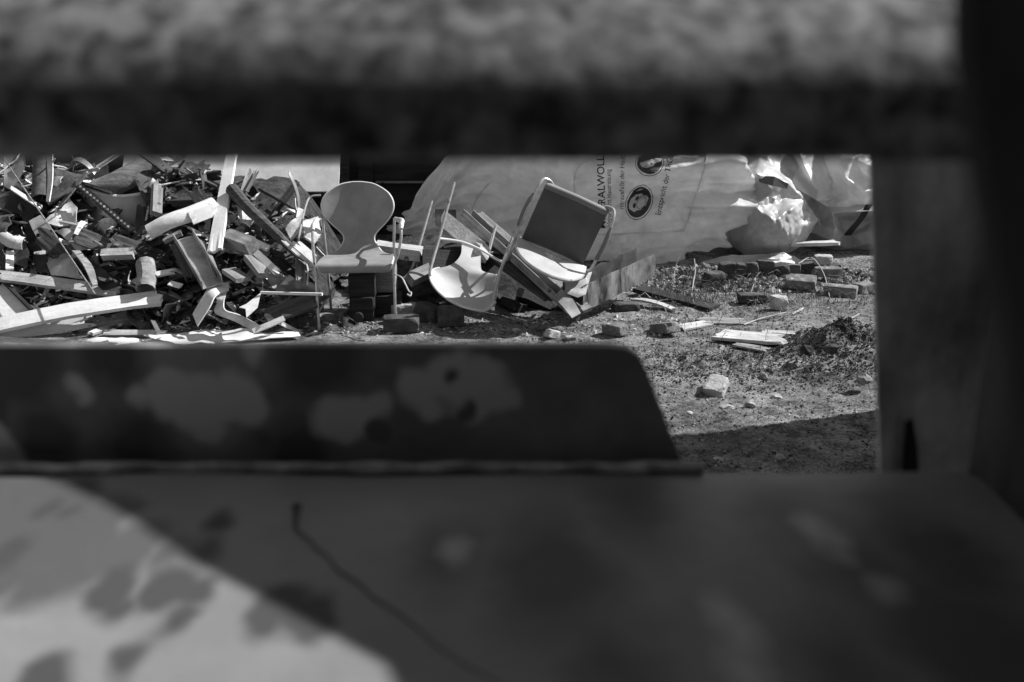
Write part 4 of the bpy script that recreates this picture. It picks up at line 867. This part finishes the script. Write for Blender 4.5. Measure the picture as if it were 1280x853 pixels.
# ------------------------------------------------------------------ yard: bricks, planks, slabs
brick('brick with a dark left face and sunlit right face before the trough', 769, 418, -38, 'brick_face', (.15, .115, .075))
brick('broken wedge of brick lying right of the two-toned brick', 830, 417, -62, 'brick_face', (.22, .115, .075), ry=-16)
brick('single pale brick lying loose in the middle of the yard', 895, 491, 66, 'pale_brick', (.17, .115, .055), ry=-13, up=.012)
brick('small bright cube of broken brick standing before the weeds', 973, 387, 12, 'pale_brick', (.115, .1, .105))
brick('tilted grey brick on the rubble below the slack sack', 1000, 363, -18, 'brick_face', (.24, .13, .08), rx=14, up=.03)
brick('upper pale brick of the small stack beside the frame post', 1038, 357, -6, 'pale_brick', (.15, .12, .075), up=.13, Yoff=.25)
brick('middle dark brick of the small stack beside the frame post', 1042, 360, 6, 'brick_face', (.22, .12, .075), up=.055, Yoff=.2)
brick('lowest long brick of the small stack beside the frame post', 1050, 370, -24, 'brick_face', (.25, .13, .085), up=.0)
brick('dark half brick among the weeds left of the bright cube', 941, 378, 4, 'dark_brick', (.23, .11, .07))
brick('dark brick lump at the left end of the brick edging', 892, 358, 20, 'dark_brick', (.16, .13, .12))
brick('dark brick under the left end of the curved pale strip', 782, 388, 10, 'dark_brick', (.2, .1, .06))
brick('small triangular brick chip near the steel beam foot', 690, 423, 40, 'pale_brick', (.1, .07, .06), ry=20)
brick('dark brick chip beside the triangular chip', 716, 425, 20, 'brick_face', (.1, .06, .03))
brick('half brick at the far right beside the frame post', 1080, 366, 30, 'brick_face', (.18, .12, .08))
for i in range(9):       # the edging row under the bags
    px = 906 + i * 17; q = gp(px, 349 - i * .9); 
    brick(['leftmost dark brick of the edging row under the bags', 'second dark brick of the edging row from the left', 'third dark brick of the edging row from the left', 'fourth brick of the edging row under the bags', 'fifth brick in the middle of the edging row', 'grey brick of the edging row below the slit bag', 'seventh brick of the edging row from the left', 'eighth brick of the edging row near the small stack', 'rightmost brick of the edging row beside the small stack'][i], px + ru(-3, 3), 349 - i * .9 + ru(-1.5, 1.5), ru(-22, 22), 'dark_brick' if i != 5 else 'brick_face', (.115 + ru(-.02, .03), .12, .125 + ru(-.035, .015)), rx=ru(-9, 9), ry=ru(-9, 9), group='bricks of the edging row')
YS = 'boards and slabs on the ground of the yard'
def GB(name, label, cat, a, b_, wm, t, m, za=0, zb_=0, rag=(0, 0), roll=0, bow=0):
    p, q = gp(*a, za + t / 2), gp(*b_, zb_ + t / 2); return board(name, p, q, wm, t, m, label, cat, YS, math.radians(roll), rag, bow, 1, (0, 0, 1))
GB('plank', 'black flat plank lying on the ground before the weeds', 'plank', (798, 368), (893, 388), .16, .03, 'black_wood', .03, .0)
GB('strip', 'curved pale strip beside the black flat plank', 'strip', (790, 380), (846, 390), .07, .015, 'pale_wood', .03, .0, (.02, .05), 0, .02)
GB('slab', 'broken pale board lying flat left of the dirt mound', 'board', (893, 422), (985, 428), .22, .02, 'pale_wood', .015, .0, (.08, .12))
GB('slab', 'narrow white slat behind the broken pale board', 'slat', (951, 418), (998, 420), .08, .012, 'pale_wood', .01, .01, (.05, .1))
GB('slab', 'thin pale board with a raised edge in the middle of the yard', 'board', (870, 402), (945, 404), .16, .012, 'grey_wood', .0, .0, (.08, .08))
GB('slab', 'grey thin board by the left foot of the dirt mound', 'board', (918, 433), (962, 440), .09, .012, 'grey_wood', .01, .0, (.03, .05))
GB('slab', 'pale dusty slab beside the wedge of brick', 'slab', (846, 412), (890, 404), .12, .012, 'pale_wood', .0, .0, (.05, .05))
GB('slab', 'narrow board resting across the edging bricks', 'board', (984, 328), (1048, 326), .1, .03, 'pale_wood', .15, .15, (.02, .05))
def stick(label, pts, r, m='straw'):
    o = MB().tube(cpt([gp(a, b_, c) for a, b_, c in pts], 5), r, 5).build('twig', m, smooth=True); tag(o, label, 'twig', 'twigs and stalks on the yard')
stick('long pale twig lying right of the thin pale board', [(930, 408, .012), (950, 402, .02), (982, 394, .02)], .006)
stick('short pale twig right of the long pale twig', [(990, 395, .012), (1004, 389, .02)], .008)
stick('pale twig near the frame post above the mound', [(1056, 404, .01), (1074, 396, .02)], .006)
stick('thin arched stalk bending over the edging bricks', [(996, 352, .15), (1012, 350, .19), (1028, 360, .12), (1038, 375, .0)], .004)
stick('upright dry stalk before the big bag', [(864, 374, .0), (866, 366, .08), (868, 362, .16), (866, 360, .24)], .005)
stick('second dry stalk left of the upright one', [(842, 358, .0), (843, 352, .1), (848, 350, .22)], .004)
stick('dry stalk leaning in front of the dark half brick', [(936, 378, .0), (938, 376, .07), (941, 374, .12)], .005)
def lump(label, px, py, s, m, flat=.6, name='stone'):
    p = gp(px, py); bm = bmesh.new(); bmesh.ops.create_icosphere(bm, subdivisions=2, radius=1); sd_ = Vector((rnd() * 50, rnd() * 50, 0))
    for v in bm.verts: k = 1 + .5 * noise.noise(v.co * 1.1 + sd_) + .2 * noise.noise(v.co * 3 + sd_); v.co = Vector((v.co.x * s * k, v.co.y * s * k * .8, v.co.z * s * k * flat))
    bm.verts.index_update(); mb = MB(); mb.add([p + v.co + Vector((0, 0, s * flat * .5)) for v in bm.verts], [[v.index for v in f.verts] for f in bm.faces]); bm.free()
    o = mb.build(name, m); tag(o, label, 'stone', 'stones on the yard')
lump('rounded stone on the near slope of the dirt mound', 1040, 440, .045, 'clod', .8)
lump('stone at the frame post below the dirt mound', 1080, 478, .042, 'stone', .8)
lump('dark clod at the left foot of the dirt mound', 1008, 441, .04, 'clod', .8)
lump('pale flat flake right of the single pale brick', 970, 497, .03, 'chip', .35)
lump('bright standing flake below the single pale brick', 938, 508, .028, 'chip', .8)
lump('pale crumpled flake near the shadow edge', 908, 510, .035, 'chip', .35)
lump('small pale flake left of the crumpled one', 862, 517, .02, 'chip', .4)
lump('pale flat flake lying in the shaded ground', 898, 574, .028, 'chip', .15)
lump('small grey stone lying in the shaded ground', 975, 574, .025, 'stone', .6)
lump('grey pebble behind the single pale brick', 954, 474, .035, 'stone', .6)

# ------------------------------------------------------------------ fillers: small scraps of the heap, copied one by one
protos = {}
def reg(key, label, cat, mk, n): protos[key] = (label, cat, mk, n)
I4 = Matrix.Identity(4)
def mkboard(L, w_, t, m, rag, bow=0):
    def f(name):
        mb = board_local(L, w_, t, rag, bow); mb.v = [v - Vector((L / 2, 0, 0)) for v in mb.v]; return mb.build(name, m, matrix=I4)
    return f
def mksheet(s, m, cr):
    def f(name):
        pts = [Vector((s * ru(.6, 1.1) * math.cos(a), s * ru(.4, .9) * math.sin(a), 0)) for a in [i * 2 * math.pi / 6 for i in range(6)]]
        return MB().poly(pts, .008, (0, 0, 1), cr).build(name, m, matrix=I4, smooth=True)
    return f
def mkchunk(s, m):
    def f(name):
        bm = bmesh.new(); bmesh.ops.create_cube(bm, size=s); bmesh.ops.subdivide_edges(bm, edges=list(bm.edges), cuts=2, use_grid_fill=True); q = Vector((rnd() * 50, 0, 0))
        for v in bm.verts: v.co += Vector([noise.noise(v.co * 9 / s * .1 + q + Vector((k * 9, 0, 0))) * s * .35 for k in range(3)])
        bm.verts.index_update(); mb = MB(); mb.add([v.co for v in bm.verts], [[v.index for v in f_.verts] for f_ in bm.faces]); bm.free(); return mb.build(name, m, matrix=I4)
    return f
def mkcurl(m):
    def f(name):
        rows = [[Vector((-.15 + .3 * i / 8, .04 * math.cos(a), .04 * math.sin(a) + .03 * math.sin(i * .5))) for a in [math.pi * k / 6 for k in range(7)]] for i in range(9)]
        return MB().sheet(rows, .006).build(name, m, matrix=I4, smooth=True)
    return f
def mkrod(L, r, m):
    def f(name): return MB().tube(cpt([(-L / 2, 0, 0), (-.1 * L, .03, .01), (.2 * L, -.02, .02), (L / 2, .02, 0)], 4), r, 6).build(name, m, matrix=I4, smooth=True)
    return f
def mkstrip(L, w_, m):
    def f(name):
        k1, k2, tw = ru(-2.5, 2.5), ru(-4, 4), ru(-1, 1); x = z = 0; a = 0; rows = []
        for i in range(13):
            u = i / 12; a += (k1 + (k2 if i > 6 else 0)) / 12; x += math.cos(a) * L / 12; z += math.sin(a) * L / 12; t = tw * (u - .5); ww = w_ * (1 - .5 * u * u)
            rows.append([Vector((x - L / 2, y * math.cos(t), z + y * math.sin(t) + .15 * ww * (1 - (2 * y / ww) ** 2))) for y in [ww * (k / 3 - .5) for k in range(4)]])
        return MB().sheet(rows, .006).build(name, m, matrix=I4, smooth=True)
    return f
reg('batten', 'thin pale splintered batten jumbled among the boards of the heap', 'batten', mkboard(.55, .038, .018, 'pale_wood', (.03, .1), .012), 22)
reg('board_scrap', 'small broken grey board jumbled in the rubble heap', 'board', mkboard(.36, .085, .013, 'grey_wood', (.05, .10), .01), 22)
reg('plank_scrap', 'broken dark stained plank jumbled in the rubble heap', 'plank', mkboard(.75, .1, .018, 'dark_wood', (.06, .12), .015), 40)
reg('painted_board', 'short white painted board end poking out of the heap', 'board', mkboard(.26, .05, .012, 'white_paint', (.03, .08), .01), 13)
reg('plaster_lump', 'white broken plaster lump lodged in the heap', 'plaster', mkchunk(.06, 'plaster'), 14)
reg('felt_scrap', 'crumpled dark roofing scrap wedged in the heap', 'roofing', mksheet(.24, 'roof_felt', .11), 32)
reg('metal_scrap', 'small crumpled bare metal scrap wedged in the heap', 'metal', mksheet(.2, 'zinc_sheet', .09), 26)
reg('metal_strip', 'long bent bare metal strip sticking out of the heap', 'strip', mkstrip(.55, .06, 'zinc_sheet'), 34)
reg('painted_strip', 'long bent white strip sticking out of the heap', 'strip', mkstrip(.5, .045, 'white_paint'), 20)
reg('felt_strip', 'long curled dark strip sticking out of the heap', 'strip', mkstrip(.6, .08, 'black_rubber'), 20)
def mkspl(m):
    def f(name):
        mb = board_local(ru(.5, .8), .034, .011, (.03, .22), ru(-.03, .03), 4, 6, .25); mb.v = [v - Vector((.3, 0, 0)) for v in mb.v]; return mb.build(name, m, matrix=I4)
    return f
reg('splinter', 'long tapering pale splinter of torn timber in the heap', 'splinter', mkspl('pale_wood'), 34)
reg('twig', 'thin crooked dark twig sticking out of the heap', 'twig', mkrod(.5, .008, 'dark_wood'), 26)
reg('lath', 'thin pale bent lath sticking out of the heap', 'lath', mkrod(.42, .005, 'plaster'), 11)
def heapspot():
    while True:
        px, py = ru(-10, 392), ru(205, 424)
        top = 196 + max(0, px - 215) * .42
        if px < 215: top = 262 if 108 < px < 196 else 205
        if 100 < px < 196 and 222 < py < 284 and rnd() < .9: continue
        if py > top and not (px > 330 and py < 285 and rnd() < .5): return px, py
for key, (label, cat, mk, nn_) in protos.items():
    for i in range(nn_):
        if i % 6 == 0: src = mk(key)
        o = src if i % 6 == 0 else src.copy()
        if i % 6: col.objects.link(o)
        px, py = heapspot(); p = Q(px, py, ru(.12, .36)); s = ru(.7, 1.3)
        o.matrix_world = Matrix.Translation(p) @ Matrix.Rotation(ru(0, 6.28), 4, 'Z') @ Matrix.Rotation(ru(-.9, .9), 4, 'Y') @ Matrix.Rotation(ru(-1.2, 1.2), 4, 'X') @ Matrix.Diagonal((s, s, s, 1))
        tag(o, label, cat, cat + ' scraps in the rubble heap')

BL = 'scraps behind the chairs'  # dark scraps added to stand in for the shadowed ground there
for i in range(54):
    if i % 6 == 0: src = (mkboard(.4, .1, .02, 'dark_wood', (.05, .1), .01), mksheet(.15, 'roof_felt', .08), mkboard(.3, .12, .06, 'black_wood', (.02, .05)))[(i // 6) % 3](('plank_scrap', 'felt_scrap', 'timber_scrap')[(i // 6) % 3])
    o = src if i % 6 == 0 else src.copy()
    if i % 6: col.objects.link(o)
    px, py = ru(420, 720), ru(322, 392); Y = gnd(px, py).y; Y = min(Y + .2, 8.2); p = at(px, py, max(7.2, Y - .35)); s = ru(.7, 1.2)
    o.matrix_world = Matrix.Translation(p) @ Matrix.Rotation(ru(0, 6.28), 4, 'Z') @ Matrix.Rotation(ru(-.5, .5), 4, 'Y') @ Matrix.Rotation(ru(-.8, .8), 4, 'X') @ Matrix.Diagonal((s, s, s, 1))
    k = (i // 6) % 3; tag(o, ('dark broken plank in the low rubble behind the chairs', 'crumpled roofing scrap in the low rubble behind the chairs', 'black timber lump in the low rubble behind the chairs')[k], ('plank', 'roofing', 'timber')[k], ('dark planks behind the chairs', 'roofing scraps behind the chairs', 'timber lumps behind the chairs')[k])

# ------------------------------------------------------------------ uncountable small stuff
def scatter(name, m, label, n, place, smin, smax, long=1.0):
    mb = MB()
    for _ in range(n):
        p = place()
        if p is None: continue
        s = smin * (smax / smin) ** (rnd() ** 1.6); R_ = Matrix.Rotation(ru(0, 6.28), 3, 'Z') @ Matrix.Rotation(ru(-.6, .6), 3, 'Y')
        a = [Vector((ru(.5, 1) * long, 0, 0)), Vector((-ru(.5, 1) * long, ru(-.3, .3), 0)), Vector((ru(-.3, .3), ru(.4, .9), 0)), Vector((ru(-.3, .3), -ru(.4, .9), 0)), Vector((ru(-.2, .2), ru(-.2, .2), ru(.4, .8))), Vector((0, 0, -.4))]
        mb.add([p + R_ @ (q * s) for q in a], [[0, 2, 4], [2, 1, 4], [1, 3, 4], [3, 0, 4], [2, 0, 5], [1, 2, 5], [3, 1, 5], [0, 3, 5]])
    o = mb.build(name, m, matrix=I4); tag(o, label, None, kind='stuff')
def yard():
    y = 3.9 + 5.5 * rnd() ** 1.0; x = ru(-.35, 2.9) if y < 6.6 else ru(-1.3, 3.6)
    return Vector((x, y, gh(x, y) + .002))
def back():
    x = ru(.9, 3.4); y = 7.7 + .9 * rnd(); return Vector((x, y, gh(x, y) + .004))
def moundp():
    a, r = ru(0, 6.28), abs(random.gauss(0, .26)); x, y = MC.x + r * math.cos(a) * 1.3, MC.y + r * math.sin(a); return Vector((x, y, gh(x, y) + .004))
def patch():
    c = random.choice([(880, 450, .3, .10), (1000, 452, .35, .1), (960, 470, .35, .12), (1060, 470, .2, .12), (840, 470, .25, .1)]); p = gnd(c[0], c[1]); x, y = p.x + random.gauss(0, c[2]), p.y + random.gauss(0, c[3]); return Vector((x, y, gh(x, y) + .002))
def hp():
    px, py = heapspot(); return Q(px, py, ru(.06, .3))
def foot():
    x = ru(-3.4, 1.2); y = 6.45 + .5 * rnd(); return Vector((x, y, gh(x, y) + .004))
scatter('gravel', 'stone', 'fine gravel strewn over the dusty yard', 12000, yard, .003, .013)
scatter('grit', 'chip', 'pale grit strewn over the dusty yard', 1500, yard, .003, .012)
scatter('dark_grit', 'clod', 'dark crumbs of soil on the yard', 7000, yard, .004, .016)
scatter('clods', 'clod', 'turned dark clods on the mound and soil patches', 4500, moundp, .004, .018)
scatter('soil_crumbs', 'clod', 'loose soil crumbs in low patches', 4000, patch, .003, .014)
scatter('brick_rubble', 'stone', 'small brick rubble before the bags', 2200, back, .006, .06)
scatter('dark_rubble', 'dark_chip', 'dark crumbled litter on the strip below the bags', 2600, back, .006, .05)
scatter('pale_rubble', 'chip', 'pale mortar crumbs before the bags', 900, back, .005, .04)
scatter('splinters', 'chip', 'pale splinters scattered through the heap', 900, hp, .008, .03, 2.5)
scatter('dark_splinters', 'dark_chip', 'dark splinters scattered through the heap', 1400, hp, .01, .05, 2.2)
scatter('foot_splinters', 'chip', 'splinters and chips at the foot of the heap', 900, foot, .005, .022, 2)
mb = MB()
for _ in range(1000):          # dry grass and weeds before the big bag
    px = ru(812, 960) if rnd() < .7 else ru(800, 1085); p = gp(px, ru(344, 384) if rnd() < .8 else ru(344, 470)); h = ru(.03, .13); a = ru(0, 6.28); l_ = Vector((math.cos(a), math.sin(a), 0)) * h * ru(.2, 1.1)
    mb.tube([p, p + l_ * .4 + Vector((0, 0, h * .7)), p + l_ + Vector((0, 0, h * ru(.6, 1)))], [.0022, .0018, .0006], 3, cap=False)
o = mb.build('weeds', 'weed', matrix=I4); tag(o, 'tangled weeds before the printed bag', None, kind='stuff')
mb = MB()
for _ in range(260):
    px = ru(800, 1085); p = gp(px, ru(340, 400)); h = ru(.03, .16); a = ru(0, 6.28); l_ = Vector((math.cos(a), math.sin(a), 0)) * h * ru(.5, 1.6)
    mb.tube([p, p + l_ * .5 + Vector((0, 0, h * .5)), p + l_ + Vector((0, 0, h * ru(.1, .6)))], [.0025, .002, .001], 3, cap=False)
o = mb.build('dry_grass', 'straw', matrix=I4); tag(o, 'dry straw stalks before the printed bag', None, kind='stuff')
